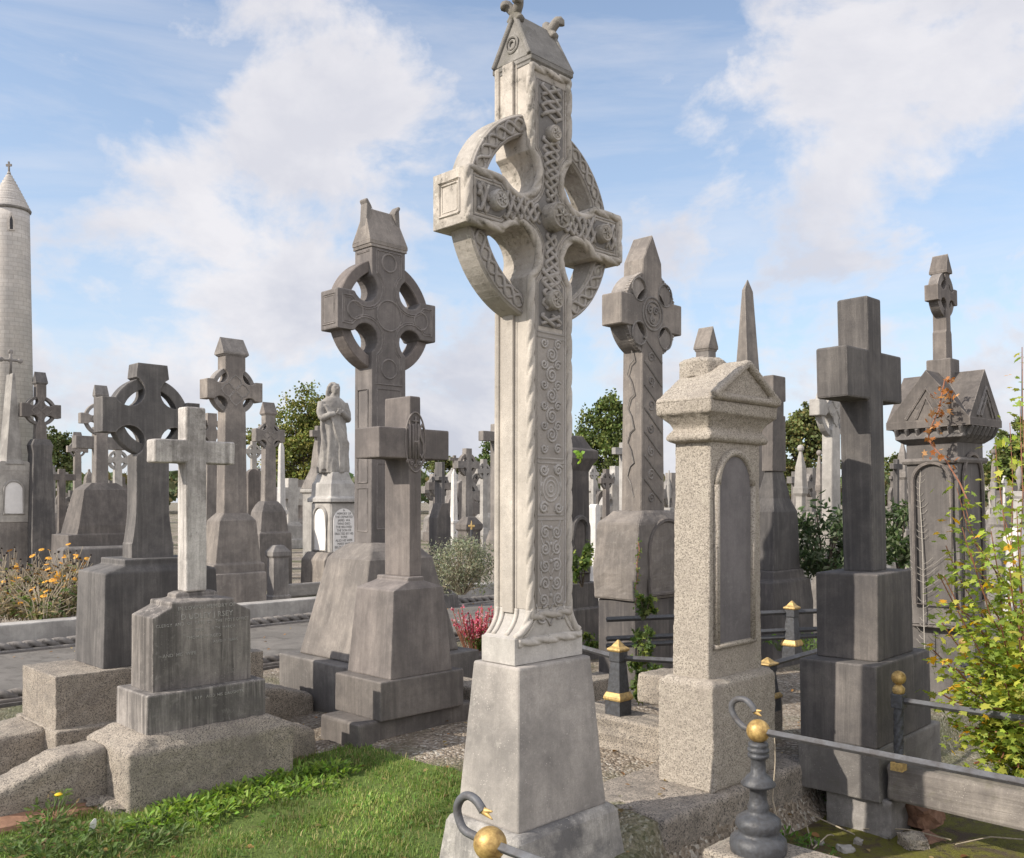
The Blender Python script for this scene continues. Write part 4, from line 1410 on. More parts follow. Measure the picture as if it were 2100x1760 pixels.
# ---------------------------------------------------------------- robed statue on its pedestal
Ls = Mon('statue_pedestal', 'pale pedestal with arched niche and white lettered plaque, under the robed statue', 'pedestal', 678, 17, 637, 730)
ls = [Ls.sec(v, l, c, r) for v, l, c, r in ((1136, 636, 678, 730), (1030, 637, 678, 729))]
mk('shaft', loft(BM(), ls), M_LITE, Ls.e, bevel=.03, seg=1)
mk('footing', loft(BM(), [(0,) + Ls.sec(1190, 616, 664, 752)[1:], Ls.sec(1150, 618, 665, 750), Ls.sec(1134, 630, 674, 738)]), M_GREY, Ls.e, bevel=.02)
lt = [Ls.sec(v, l, c, r) for v, l, c, r in ((1030, 630, 678, 738), (1022, 630, 678, 738), (1018, 638, 679, 730), (992, 640, 679, 728), (984, 646, 680, 722), (968, 652, 682, 716))]
mk('cornice', loft(BM(), lt), M_LITE, Ls.e, bevel=.012)
yb = -ls[0][2] - .003
pa = arch_pts(-ls[0][1] * .80, ls[0][1] * .80, ls[0][0] + .03, Ls.Z(1068, 0, yb))
mk('lettered_plaque', extrude(BM(), pa, yb - .012, yb + .02), M_MARBLE, Ls.e)
xa = -ls[0][1] - .003
pa = arch_pts(-ls[0][2] * .62, ls[0][2] * .62, ls[0][0] + .05, Ls.Z(1062, 0, 0))
mk('niche', extrude(BM(), pa, xa - .006, xa + .02, 'x'), M_MARBLE, Ls.e)
mk('niche_moulding', tube(BM(), [(xa - .006, p, q) for p, q in pa], .03, 6, closed=True), M_LITE, Ls.e)
o = letters('plaque_lettering', "In\nMEMORY OF\nTHE DEPARTED\nJAMES  WA\nWHO DIED\nTHE BELOVED\nTHE SON OF\nERECTED BY HIS\nSONS\nALSO HIS WIFE\nMARY AND\nBELOVED SISTER\nR I P", M_LETTERD, Ls.e, (0, yb - .014, (ls[0][0] + ls[1][0]) / 2 - .05), size=.062, ext=.001, sx=.9)


def robed_figure(name, label, loc, rz, mat, h=1.68):
    bm = BM()
    prof = [(0, .27, .24, 0, 0), (.10, .275, .24, 0, 0), (.35, .25, .22, .01, 0), (.62, .235, .20, .015, -.01), (.85, .235, .185, .01, 0), (1.0, .225, .17, 0, .01),
            (1.12, .225, .165, 0, .01), (1.24, .235, .16, 0, .01), (1.33, .225, .14, 0, .01), (1.385, .16, .11, 0, 0), (1.42, .075, .075, 0, -.01), (1.47, .062, .065, 0, -.015)]
    rings = []
    N_ = 40
    for z, rx, ry, cx, cy in prof:
        ring = []
        for k in range(N_):
            a = 2 * math.pi * k / N_
            f = 1 + (.11 * math.sin(8 * a + 2.2 * z) + .06 * math.sin(15 * a - 3 * z)) * max(0, 1 - z / 1.25)
            ring.append(bm.verts.new((cx + rx * f * math.cos(a), cy + ry * f * math.sin(a), z)))
        rings.append(ring)
    for a, b in zip(rings, rings[1:]):
        for k in range(N_):
            bm.faces.new((a[k], a[(k + 1) % N_], b[(k + 1) % N_], b[k]))
    bm.faces.new(rings[0][::-1]); bm.faces.new(rings[-1])
    taper = lambda L, r1: (lambda s, a: 1 - (1 - r1) * min(1, s / L))
    for sx in (-1, 1):
        tube(bm, resample([(sx * .205, .01, 1.30), (sx * .26, -.02, 1.12), (sx * .25, -.07, 1.0), (sx * .16, -.17, 1.06), (sx * .05, -.2, 1.12 + .03 * sx)], .03), .085, 12, rf=taper(.62, .5))
        for k in range(5):
            b0 = Vector((sx * .045, -.205, 1.125 + .03 * sx))
            d = Vector((-sx * .075, -.018 - .004 * k, .045 - .022 * k)) if k < 4 else Vector((-sx * .02, -.03, .055))
            tube(bm, [b0, b0 + d * .55, b0 + d * .95 + Vector((0, .006, -.004))], .0125, 6)
    # mantle: heavy diagonal folds from the shoulder to the hem
    for k in range(7):
        t = k / 6
        tube(bm, resample([(-.2 + .08 * t, -.08 - .03 * t, 1.25 - .1 * t), (-.10 + .12 * t, -.19, .95 - .1 * t), (.02 + .2 * t, -.20 + .06 * t, .55), (.10 + .16 * t, -.16 + .14 * t, .12)], .05), .026, 8)
    for k in range(5):
        t = k / 4
        tube(bm, resample([(-.22, .02 - .03 * t, 1.2), (-.25, -.04 - .02 * t, .8), (-.22 + .06 * t, -.09 - .03 * t, .3), (-.25 + .06 * t, -.1 - .04 * t, .02)], .05), .024, 8)
    ball(bm, (.012, -.03, 1.565), .1, (.82, .95, 1.12), 20)                      # head, turned to the right
    ball(bm, (.0, -.075, 1.515), .055, (.8, .8, 1.1), 12)                          # jaw and beard
    tube(bm, [(.02, -.115, 1.60), (.024, -.138, 1.565), (.02, -.118, 1.55)], .012, 6)   # nose
    for sx in (-1, 1):
        ball(bm, (.018 + sx * .036, -.108, 1.588), .014, (1.2, .6, .8), 8)
        tube(bm, [(.018 + sx * .015, -.122, 1.606), (.018 + sx * .06, -.10, 1.604)], .009, 5)
        ball(bm, (.012 + sx * .082, -.02, 1.565), .022, (.5, 1, 1.2), 8)
        tube(bm, resample([(sx * .05, -.05, 1.655), (sx * .095, -.01, 1.59), (sx * .105, .02, 1.48), (sx * .10, .03, 1.36)], .03), .035, 8)
    tube(bm, [(.0, -.122, 1.535), (.04, -.118, 1.535)], .007, 5)
    ball(bm, (.0, .01, 1.60), .102, (.92, 1, .95), 16)                             # hair
    tube(bm, resample([(0, .05, 1.6), (0, .09, 1.48), (0, .08, 1.34)], .03), .07, 8)
    bmesh.ops.scale(bm, vec=(h / 1.68 * 1.05, h / 1.68 * 1.05, h / 1.68), verts=bm.verts[:])
    o = mk(name, bm, mat, None, vox=.014, disp=.008, dscale=.05)
    o.location = loc
    o.rotation_euler = (0, 0, rz)
    tag(o, label, 'statue')
    return o


zst = lt[-1][0]
hst = (Ls.Z(784, 0, 0) - zst)
robed_figure('robed_statue', 'weathered stone statue of a bearded robed figure with hands held at the chest', (Ls.C[0], Ls.C[1], zst - .012), R(38), M_LITE, hst)
Lb = Mon('sloped_tomb', 'pale tomb with sloped top and broken stub cross, just behind the statue', 'tomb', 648, 19.5, 618, 690)
mk('block', loft(BM(), [(0,) + Lb.sec(1012, 622, 650, 690)[1:], Lb.sec(1012, 622, 650, 690), Lb.sec(1010, 616, 648, 696), Lb.sec(1002, 616, 648, 696)]), M_LITE, Lb.e, bevel=.02)
mk('sloped_top', loft(BM(), [Lb.sec(1002, 618, 649, 694), Lb.sec(960, 640, 656, 676), (Lb.Z(925, 0, 0), .10, .10), (Lb.Z(905, 0, 0), .08, .07)]), M_GREY, Lb.e, bevel=.02)
mk('stub_cross', extrude(BM(), cross_outline(.08, .075, .07, Lb.Z(908, 0, 0), Lb.Z(890, 0, 0), Lb.Z(874, 0, 0), .2, .07), -.06, .06), M_GREY, Lb.e, bevel=.01)

# ---------------------------------------------------------------- round tower
tw = empty('round_tower', ((20 - U0) * 137 / F, 137, 0), 0, 'tall round stone tower with conical roof and a cross on top, at the left edge', 'tower')
tw.rotation_euler = (0, R(1.1) * -1, 0)
zt = EYE + (V0 - 432) * 137 / F
off = -math.tan(R(1.1)) * zt
tw.location.x -= off
rad = 36.5 * 137 / F
bm = lathe(BM(), [(rad * 1.0, -1), (rad * 1.0, zt - 2), (rad * 1.0, zt - .3)], seg=64)
mk('shaft', bm, M_TOWER, tw, smooth=True)
bm = lathe(BM(), [(rad * .98, zt - .31), (rad * 1.08, zt - .1), (rad * 1.1, zt + .12), (rad * 1.03, zt + .14)], seg=64)
mk('eaves', bm, M_GREY, tw)
hc = (432 - 355) * 137 / F
prof = []
for k in range(13):
    t = k / 13
    r_ = rad * 1.06 * (1 - t) ** .93
    prof += [(r_, zt + .14 + hc * t), (r_ * .985 - .02, zt + .14 + hc * (t + .06))]
bm = lathe(BM(), prof + [(.22, zt + .14 + hc)], seg=48)
mk('conical_roof', bm, M_TOWER, tw)
bm = lathe(BM(), [(.3, zt + hc - .2), (.16, zt + hc + .2), (.12, zt + hc + .7)], seg=10)
zx = zt + hc + .55
box(bm, -.11, .11, -.09, .09, zx - .1, zx + 1.15)
box(bm, -.42, .42, -.085, .085, zx + .45, zx + .78)
mk('cross', bm, M_GREY, tw)
aw = math.atan2(-1, .62)
cx_, cy_ = rad * math.cos(aw), rad * math.sin(aw)
e2 = empty('window', (cx_, cy_, EYE + (V0 - 482) * 137 / F), aw + math.pi / 2)
e2.parent = tw
mk('frame', extrude(BM(), [(-.42, 0), (.42, 0), (.42, 1.6), (0, 2.7), (-.42, 1.6)], -.14, .3), M_TOWER, e2)
mk('opening', extrude(BM(), [(-.2, .15), (.2, .15), (.2, 1.5), (0, 2.2), (-.2, 1.5)], -.155, .2), plain('dark opening', (.03, .03, .035), bump=0), e2)

# ---------------------------------------------------------------- far graves
def far_grave(kind, u, vt, d, w, mat, label, yaw=45, group='graves far off in the cemetery'):
    """a small far monument: height from its sight line, width w in px"""
    x, y = (u - U0) * d / F, d
    h = EYE - (vt - V0) * d / F
    wd = w * d / F
    names = {'celtic': ('celtic_cross', 'celtic cross'), 'latin': ('latin_cross', 'cross'), 'slab': ('headstone', 'headstone'), 'obelisk': ('obelisk', 'obelisk'),
             'pinnacle': ('pinnacled_monument', 'monument'), 'slabcross': ('headstone', 'headstone'), 'urn': ('urn_pillar', 'pillar'), 'block': ('pedestal_tomb', 'tomb')}
    nm, ct = names[kind]
    e = empty(nm, (x, y, 0), R(90 - yaw) + rnd.uniform(-.08, .08), label, ct, group)
    L = wd / 1.25
    if kind in ('celtic', 'latin'):
        sh = L * (.28 if kind == 'celtic' else .24) / 1.0
        hb_ = h * .38
        mk('base', loft(BM(), [(0, sh * 2.6, sh * 2.2), (hb_ * .35, sh * 2.5, sh * 2.1), (hb_ * .36, sh * 2.0, sh * 1.65), (hb_ * .85, sh * 1.7, sh * 1.4), (hb_, sh * 1.15, sh * .95)]), mat, e, bevel=.02)
        cz = h - L * (.95 if kind == 'celtic' else .62)
        if kind == 'celtic':
            o = cross_outline(sh * 1.05, sh * .85, sh * .8, hb_ - .01, cz, h, L / 1.15, sh * .75, sh * 1.2, sh * 1.1, sh * .55, n=6)
            bm = extrude(BM(), o, -sh * .6, sh * .6)
            mk('cross', bm, mat, e)
            mk('ring', ring_mesh(BM(), cz, L * .68, L * .5, sh * .4, n=24), mat, e)
        else:
            mk('cross', extrude(BM(), cross_outline(sh * 1.02, sh, sh * .95, hb_ - .01, cz, h, L, sh), -sh * .8, sh * .8), mat, e, bevel=.01)
    elif kind == 'slab':
        mk('slab', extrude(BM(), arch_pts(-wd / 2, wd / 2, .12, h - wd / 2, 12), -.07, .07), mat, e, bevel=.015)
        mk('plinth', loft(BM(), [(0, wd * .62, .2), (.14, wd * .6, .18)]), mat, e, bevel=.01)
    elif kind == 'slabcross':
        hs_ = h * .72
        mk('slab', extrude(BM(), [(-wd / 2, .2), (wd / 2, .2), (wd / 2, hs_ * .86), (wd * .16, hs_), (-wd * .16, hs_), (-wd / 2, hs_ * .86)], -.1, .1), mat, e, bevel=.015)
        mk('plinth', loft(BM(), [(0, wd * .66, .24), (.22, wd * .64, .22)]), mat, e, bevel=.01)
        mk('cross', extrude(BM(), cross_outline(wd * .12, wd * .11, wd * .10, hs_ - .01, hs_ + (h - hs_) * .6, h, wd * .33, wd * .1), -.08, .08), mat, e)
    elif kind == 'obelisk':
        mk('pedestal', loft(BM(), [(0, wd * .75, wd * .75), (h * .12, wd * .7, wd * .7), (h * .13, wd * .55, wd * .55), (h * .42, wd * .5, wd * .5), (h * .43, wd * .6, wd * .6), (h * .46, wd * .6, wd * .6)]), mat, e, bevel=.015)
        mk('needle', loft(BM(), [(h * .455, wd * .38, wd * .38), (h * .94, wd * .25, wd * .25), (h, .01, .01)]), mat, e)
    elif kind == 'pinnacle':
        mk('pillar', loft(BM(), [(0, wd * .55, wd * .55), (h * .3, wd * .5, wd * .5), (h * .31, wd * .3, wd * .3), (h * .68, wd * .28, wd * .28), (h * .70, wd * .42, wd * .42), (h * .74, wd * .42, wd * .42)]), mat, e, bevel=.012)
        bm = loft(BM(), [(h * .735, wd * .36, wd * .36), (h * .86, wd * .3, wd * .3), (h * .97, wd * .06, wd * .06)])
        ball(bm, (0, 0, h * .975), h * .022, seg=8)
        mk('pinnacle', bm, mat, e, bevel=.01)
    elif kind == 'urn':
        mk('pillar', loft(BM(), [(0, wd * .8, wd * .8), (h * .15, wd * .75, wd * .75), (h * .16, wd * .5, wd * .5), (h * .7, wd * .48, wd * .48), (h * .72, wd * .65, wd * .65), (h * .76, wd * .65, wd * .65)]), mat, e, bevel=.012)
        mk('urn', lathe(BM(), [(wd * .2, h * .755), (wd * .12, h * .79), (wd * .4, h * .87), (wd * .34, h * .92), (wd * .12, h * .95), (.01, h)], seg=12), mat, e, smooth=True)
    elif kind == 'block':
        mk('block', loft(BM(), [(0, wd * .56, wd * .42), (h * .2, wd * .54, wd * .4), (h * .21, wd * .45, wd * .34), (h * .8, wd * .43, wd * .32), (h * .83, wd * .52, wd * .4), (h * .9, wd * .52, wd * .4), (h, wd * .25, wd * .18)]), mat, e, bevel=.02)
    return e


FG = [('latin', 126, 962, 22, 34, M_DARK, 'thin dark cross on a stepped base, left of the half hidden ringed cross'),
      ('celtic', 241, 915, 24, 38, M_LITE, 'pale ringed cross seen under the left arm of the dark ringed cross'),
      ('latin', 205, 876, 18, 66, M_GREY, 'grey plain cross whose arms stick out behind the half hidden ringed cross'),
      ('celtic', 432, 848, 15, 56, M_GREY, 'capped ringed cross mostly hidden behind the white cross and its arm'),
      ('obelisk', 577, 902, 22, 17, M_WHITE, 'narrow white pillar right behind the small dark ringed cross'),
      ('celtic', 520, 905, 26, 28, M_LITE, 'small pale ringed cross close left of the small dark ringed cross'),
      ('slab', 518, 962, 20, 26, M_DARK, 'dark slab stone low behind the grey ringed cross with interlaced centre'),
      ('slabcross', 902, 948, 14, 37, M_DARK2, 'dark shouldered headstone topped by a cross, right of the IHS cross'),
      ('celtic', 958, 920, 20, 44, M_GREY, 'grey ringed cross with tapering cap, midway between IHS cross and pale cross'),
      ('celtic', 992, 942, 22, 32, M_LITE, 'pale ringed cross close against the left side of the tall pale cross'),
      ('latin', 1018, 870, 16, 52, M_GREY, 'grey plain cross whose left arm peeps out left of the tall pale cross'),
      ('obelisk', 931, 962, 24, 15, M_WHITE, 'slim white obelisk left of the grey capped ringed cross'),
      ('latin', 932, 934, 30, 16, M_GREY, 'thin plain cross rising above the slim white obelisk'),
      ('celtic', 1217, 955, 25, 22, M_LITE, 'pale ringed cross just right of the dark tomb pier'),
      ('celtic', 1243, 962, 20, 32, M_DARK, 'dark ringed cross left of the pointed ringed cross'),
      ('latin', 1278, 908, 17, 36, M_LITE, 'pale plain cross half hidden by the shaft of the pointed ringed cross'),
      ('slab', 1219, 1034, 15, 17, M_WHITE, 'small white round-headed stone low beside the dark tomb pier'),
      ('urn', 1372, 965, 12, 12, M_LITE, 'pale urn pillar between the pointed cross and the granite pillar'),
      ('latin', 1838, 942, 13, 30, M_DARK2, 'dark plain cross between the massive dark cross and the gabled tomb'),
      ('pinnacle', 1851, 898, 22, 24, M_GREY, 'lantern-topped grey pillar rising behind the dark plain cross at right'),
      ('pinnacle', 1642, 911, 14, 27, M_LITE, 'pinnacled pillar with whitened shaft above the laurel bush'),
      ('pinnacle', 1680, 922, 18, 15, M_GREY, 'small pinnacle touching the white-lichened cross on its left'),
      ('pinnacle', 2038, 920, 20, 13, M_GREY, 'slender pinnacle right of the gabled tomb'),
      ('celtic', 2060, 976, 22, 16, M_WHITE, 'little white cross low right of the slender pinnacle'),
      ('urn', 2090, 944, 17, 18, M_LITE, 'pale pillar with ball top at the right edge'),
      ('block', 2084, 1082, 12, 44, M_WHITE, 'white block stone behind the leafy sapling'),
      ('block', 2052, 1040, 14, 40, M_GREY, 'low grey block tomb partly behind the sapling, right of the gabled tomb'),
      ('block', 570, 1118, 14, 40, M_GREY, 'low grey block left of the statue pedestal'),
      ('block', 962, 1060, 17, 44, M_DARK, 'dark low tomb under the grey capped ringed cross')]
for kind, u, vt, d, w_, mt, lb in FG:
    far_grave(kind, u, vt, d, w_, mt, lb)
# the crowd of small stones on the horizon, gap by gap
GAPS = [(98, 186, 6, 'right of the dark yellow-lichened cross'), (224, 262, 3, 'under the dark flat-topped cross arm'),
        (420, 446, 2, 'below the right arm of the white cross'), (506, 534, 3, 'left of the small dark ringed cross'), (572, 640, 5, 'just left of the robed statue'),
        (884, 1004, 9, 'between IHS cross and pale cross'), (1204, 1278, 8, 'between tomb pier and pointed cross'),
        (1362, 1380, 2, 'between pointed cross and granite pillar'), (1622, 1684, 5, 'above the laurel bush'), (1826, 1866, 4, 'left of the gabled tomb'), (2028, 2098, 7, 'right of the gabled tomb')]
ORD = ['first', 'second', 'third', 'fourth', 'fifth', 'sixth', 'seventh', 'eighth', 'ninth']
KW = {'celtic': 'ringed cross', 'latin': 'plain cross', 'slab': 'round-headed stone', 'obelisk': 'obelisk', 'pinnacle': 'pinnacled pillar', 'slabcross': 'cross-topped stone', 'urn': 'urn pillar'}
TW = {id(M_GREY): 'grey', id(M_LITE): 'pale', id(M_DARK): 'dark', id(M_WHITE): 'white'}
for u0, u1, cnt, where in GAPS:
    for k in range(cnt):
        kind = rnd.choice(['celtic', 'celtic', 'latin', 'latin', 'slab', 'pinnacle', 'slabcross', 'celtic'])
        mt = rnd.choice([M_GREY, M_GREY, M_LITE, M_DARK, M_GREY, M_LITE, M_DARK])
        u = u0 + (u1 - u0) * (k + .5 + rnd.uniform(-.3, .3)) / cnt
        d = rnd.uniform(28, 60)
        vt = rnd.uniform(955, 1010) if kind not in ('slab',) else rnd.uniform(1000, 1025)
        hh = EYE - (vt - V0) * d / F
        if hh > 4.2:
            vt = V0 - (rnd.uniform(2.2, 3.6) - EYE) * F / d
        wm = {'celtic': 1.1, 'latin': 1.0, 'slab': .8, 'pinnacle': .8, 'slabcross': .8}[kind] * rnd.uniform(.8, 1.15)
        far_grave(kind, u, vt, d, wm * F / d, mt, 'tiny %s %s, %s from left %s' % (TW[id(mt)], KW[kind], ORD[k], where), group='small graves on the horizon')

# ================================================================ GROUND SHEETS, PATH, KERBS
def sheet(name, poly, mat, lift=.004, step=.12, kind='structure', zf=gz):
    """ground sheet filling a polygon of (x,y) points, following the ground"""
    bm = BM()
    vs = [bm.verts.new((p[0], p[1], 0)) for p in poly]
    f = bm.faces.new(vs)
    bmesh.ops.triangulate(bm, faces=[f], ngon_method='EAR_CLIP')
    xs_ = [p[0] for p in poly]; ys_ = [p[1] for p in poly]
    x = min(xs_) + step
    while x < max(xs_):
        bmesh.ops.bisect_plane(bm, geom=bm.verts[:] + bm.edges[:] + bm.faces[:], plane_co=(x, 0, 0), plane_no=(1, 0, 0))
        x += step
    y = min(ys_) + step
    while y < max(ys_):
        bmesh.ops.bisect_plane(bm, geom=bm.verts[:] + bm.edges[:] + bm.faces[:], plane_co=(0, y, 0), plane_no=(0, 1, 0))
        y += step
    for v in bm.verts:
        v.co.z = zf(v.co.x, v.co.y) + lift
    return tag(mk(name, bm, mat, smooth=True), kind=kind)


def wiggle(poly, amp=.05, n=5):
    out = []
    for k, p in enumerate(poly):
        q = poly[(k + 1) % len(poly)]
        for i in range(n):
            t = i / n
            x, y = p[0] + (q[0] - p[0]) * t, p[1] + (q[1] - p[1]) * t
            out.append((x + amp * noise.noise((x * 2.3, y * 2.3, 1)), y + amp * noise.noise((x * 2.3, y * 2.3, 7))))
    return out


LAWN = [gp(u, v)[:2] for u, v in ((-260, 1790), (60, 1688), (250, 1640), (420, 1600), (600, 1560), (735, 1550), (800, 1568), (870, 1588), (960, 1622), (1010, 1700))]
LAWN += [(.05, 3.5), (.1, 2.5), (-.2, 1.7), (-1.6, 1.7), (-3.2, 3.0)]
LAWN = wiggle(LAWN, .08)
sheet('lawn', LAWN, M_LAWN, .012)
MOSS = [ab(*p)[:2] for p in ((3.62, 2.50), (6.2, 2.50), (6.2, -1.0), (3.3, -1.0), (3.45, 1.6))]
sheet('mossy_ground', wiggle(MOSS, .04), M_MOSS, .010)
PB0, PB1 = 8.12, 10.55
sheet('path', [ab(-6, PB0)[:2], ab(24, PB0)[:2], ab(24, PB1)[:2], ab(-6, PB1)[:2]], M_PATH, .02, 1.2, zf=lambda x, y: 0.0)

def along(name, a0, a1, b0, b1, z0, z1, mat, label, cat='kerb', bevel=.015, group=None, sub=0, disp=0, part='stone'):
    e = empty(name, ab((a0 + a1) / 2, (b0 + b1) / 2), R(45), label, cat, group)
    bm = box(BM(), -(a1 - a0) / 2, (a1 - a0) / 2, -(b1 - b0) / 2, (b1 - b0) / 2, z0, z1)
    mk(part, bm, mat, e, bevel=bevel, sub=sub, disp=disp)
    return e


for nm, b0, b1, zk, zr_, lb in (('near', PB0 - .16, PB0, .05, .115, 'rope-topped stone edging along the near side of the path'), ('far', PB1, PB1 + .16, .05, .13, 'rope-topped stone edging along the far side of the path')):
    e = along('rope_edging', -4, 20, b0, b1, -.05, zk, M_GREY, lb, 'edging', group='rope edgings of the path')
    rope(BM(), [(0, 0, 0), (1, 0, 0)], .01).free()
    mk('rope_moulding', rope(BM(), [(-12, 0, zr_ - .055), (12, 0, zr_ - .055)], .055, .15, 2, .85, ds=.016, seg=12), M_GREY, e, smooth=True)
    mk('ledge', box(BM(), -11.99, 11.99, -.11, .11, -.05, .022), M_DARK, e)
along('grave_kerb', -4, 11.2, PB1 + .25, PB1 + .5, -.05, .29, M_LITE, 'long grey stone kerb in front of the yellow flowers, beyond the path', sub=0)
along('grave_kerb', 11.4, 13.2, PB1 + .25, PB1 + .55, -.05, .33, M_GREY, 'lichened kerb stone beyond the path, under the grey shrub')
e = Mon('grave_kerb', 'pale kerb block in front of the statue pedestal', 'kerb', 592, 15.5, 588, 668)
mk('stone', loft(BM(), [(0,) + e.sec(1226, 590, 594, 668)[1:], e.sec(1198, 590, 594, 668)]), M_LITE, e.e, bevel=.03)

# slab under the granite pillar and the walls beside it
e = empty('foundation_slab', ab(4.33, 2.88), R(45), 'broad mossy granite slab under the speckled pillar', 'slab')
mk('slab', box(BM(), -.73, .73, -.303, .30, -.3, .10), M_ROUGH, e, vox=.018, disp=.03, dscale=.07)
e = along('low_wall', 4.40, 4.66, 3.05, 5.2, -.1, .295, M_KERB, 'low granite wall with railings running back from the speckled pillar', 'wall', bevel=.02, sub=3, disp=.03)
e = along('grave_kerb', 5.3, 6.2, 4.6, 4.85, 0, .22, M_KERB, 'granite kerb under the far square iron post', sub=2, disp=.02)
e = along('low_wall', 4.72, 5.4, 2.95, 3.15, -.2, .36, M_KERB, 'granite wall stub between speckled pillar and massive cross', 'wall', bevel=.02, sub=2, disp=.02)
# kerb running forward from the massive cross
e = empty('grave_kerb', ab(5.07, .55), R(45), 'long pale granite kerb with twisted iron post, running forward from the massive dark cross', 'kerb')
mk('stone', box(BM(), -.125, .125, -2.1, 1.55, -.005, .19), M_KERBST, e, bevel=.02, sub=4, disp=.018, dscale=.07)
e = empty('foundation_stone', ab(5.06, 2.13), R(45), 'squared foundation stone below the kerb of the massive dark cross', 'stone')
mk('stone', box(BM(), -.10, .55, -.05, .32, -.30, -.012), M_KERBST, e, vox=.016, disp=.03, dscale=.08)
def lump(name, loc, size, mat, label, seed, rz=0, cat='stone', group=None):
    bm = BM()
    bmesh.ops.create_cube(bm, size=1)
    bmesh.ops.subdivide_edges(bm, edges=bm.edges[:], cuts=5, use_grid_fill=True)
    for v in bm.verts:
        n_ = noise.noise_vector(v.co * 1.9 + Vector((seed, 0, 0))) * .22 + noise.noise_vector(v.co * 6 + Vector((seed, 3, 0))) * .06
        v.co = (v.co * (1 - .22 * max(0, v.co.length - .55)) + n_)
        v.co = Vector((v.co.x * size[0], v.co.y * size[1], v.co.z * size[2]))
    o = mk(name, bm, mat, smooth=False)
    o.location, o.rotation_euler = loc, (.1, .05, rz)
    return tag(o, label, cat, group)


q = gp(1900, 1700, -.2)
lump('brick', (q.x, q.y + .08, -.13), (.21, .16, .13), M_BRICK, 'broken orange-brown brick wedged under the long granite kerb', 3, .5, 'brick')
q = gp(1905, 1728, -.21)
lump('brick', (q.x, q.y + .05, -.22), (.2, .14, .06), M_BRICK, 'flat brick fragment lying beneath the wedged brick', 5, .6, 'brick')
q = gp(1872, 1734, -.21)
lump('rubble_stone', (q.x, q.y, -.20), (.12, .1, .1), M_KERB, 'pale rubble stone left of the bricks', 9, .2)
for k, (u, v, s) in enumerate(((1734, 1744, .07), (1760, 1726, .05), (1816, 1712, .06), (1680, 1730, .045))):
    q = gp(u, v, -.2)
    lump('rubble_stone', (q.x, q.y, -.2), (s, s * .8, s * .6), M_LITE, ['small whitish stone on the moss, nearest the baluster post', 'small stone on the moss, second from the baluster post', 'small stone by the squared foundation stone', 'small stone close beside the baluster post'][k], 20 + k, k, group='small stones on the moss')
# more interrupted kerbs in the front
e = empty('grave_kerb', ab(3.60, 1.1), R(45), 'kerb stone carrying the black baluster post, at the bottom edge', 'kerb')
mk('stone', box(BM(), -.17, .17, -1.3, 1.17, -.3, .095), M_KERB, e, bevel=.02, sub=4, disp=.015)
e = empty('grave_kerb', ab(1.92, 1.1), R(45), 'kerb stone under the gilded ball post below the tall pale cross', 'kerb')
mk('stone', box(BM(), -.14, .14, -1.3, 1.05, -.1, .08), M_KERB, e, bevel=.02, sub=3, disp=.015)
for k, (u, v, s) in enumerate(((250, 1672, .16), (215, 1660, .2), (310, 1668, .1))):
    q = gp(u, v, 0)
    lump('footing_stone', (q.x, q.y + .1, .0), (s * 1.6, s, .09), M_KERB, ['rough footing stone under the near corner of the white cross base', 'rough footing stone below the nearest sloping coping', 'small footing stone in the grass before the white cross base'][k], 40 + k, .7, group='footing stones of the left graves')
q = gp(40, 1712, 0)
lump('footing_stone', (q.x, q.y + .15, 0), (.75, .2, .09), M_BRICK, 'long brown footing stone under the nearest sloping coping', 47, .78)

# ================================================================ RAILINGS
def rail(parent, p0, p1, name='rail', w=.011, mat=None):
    bm = tube(BM(), [p0, p1], w * 1.35, 4)
    return mk(name, bm, mat or M_IRON2, parent, bevel=.002, seg=1)


def local(e, p):
    return Matrix.Rotation(-e.rotation_euler.z, 3, 'Z') @ (Vector(p) - e.location)


BAL = [(.118, 0), (.118, .004), (.122, .03), (.118, .06), (.098, .078), (.085, .082), (.086, .10), (.099, .12), (.094, .15), (.076, .165), (.05, .175), (.044, .19), (.048, .205), (.042, .22),
       (.037, .24), (.036, .285), (.05, .295), (.072, .305), (.075, .315), (.058, .335), (.05, .348), (.034, .36), (.031, .42), (.036, .43), (.046, .437), (.046, .45), (.038, .455), (.046, .462), (.047, .475), (.038, .48), (.044, .488), (.043, .50), (.03, .508)]


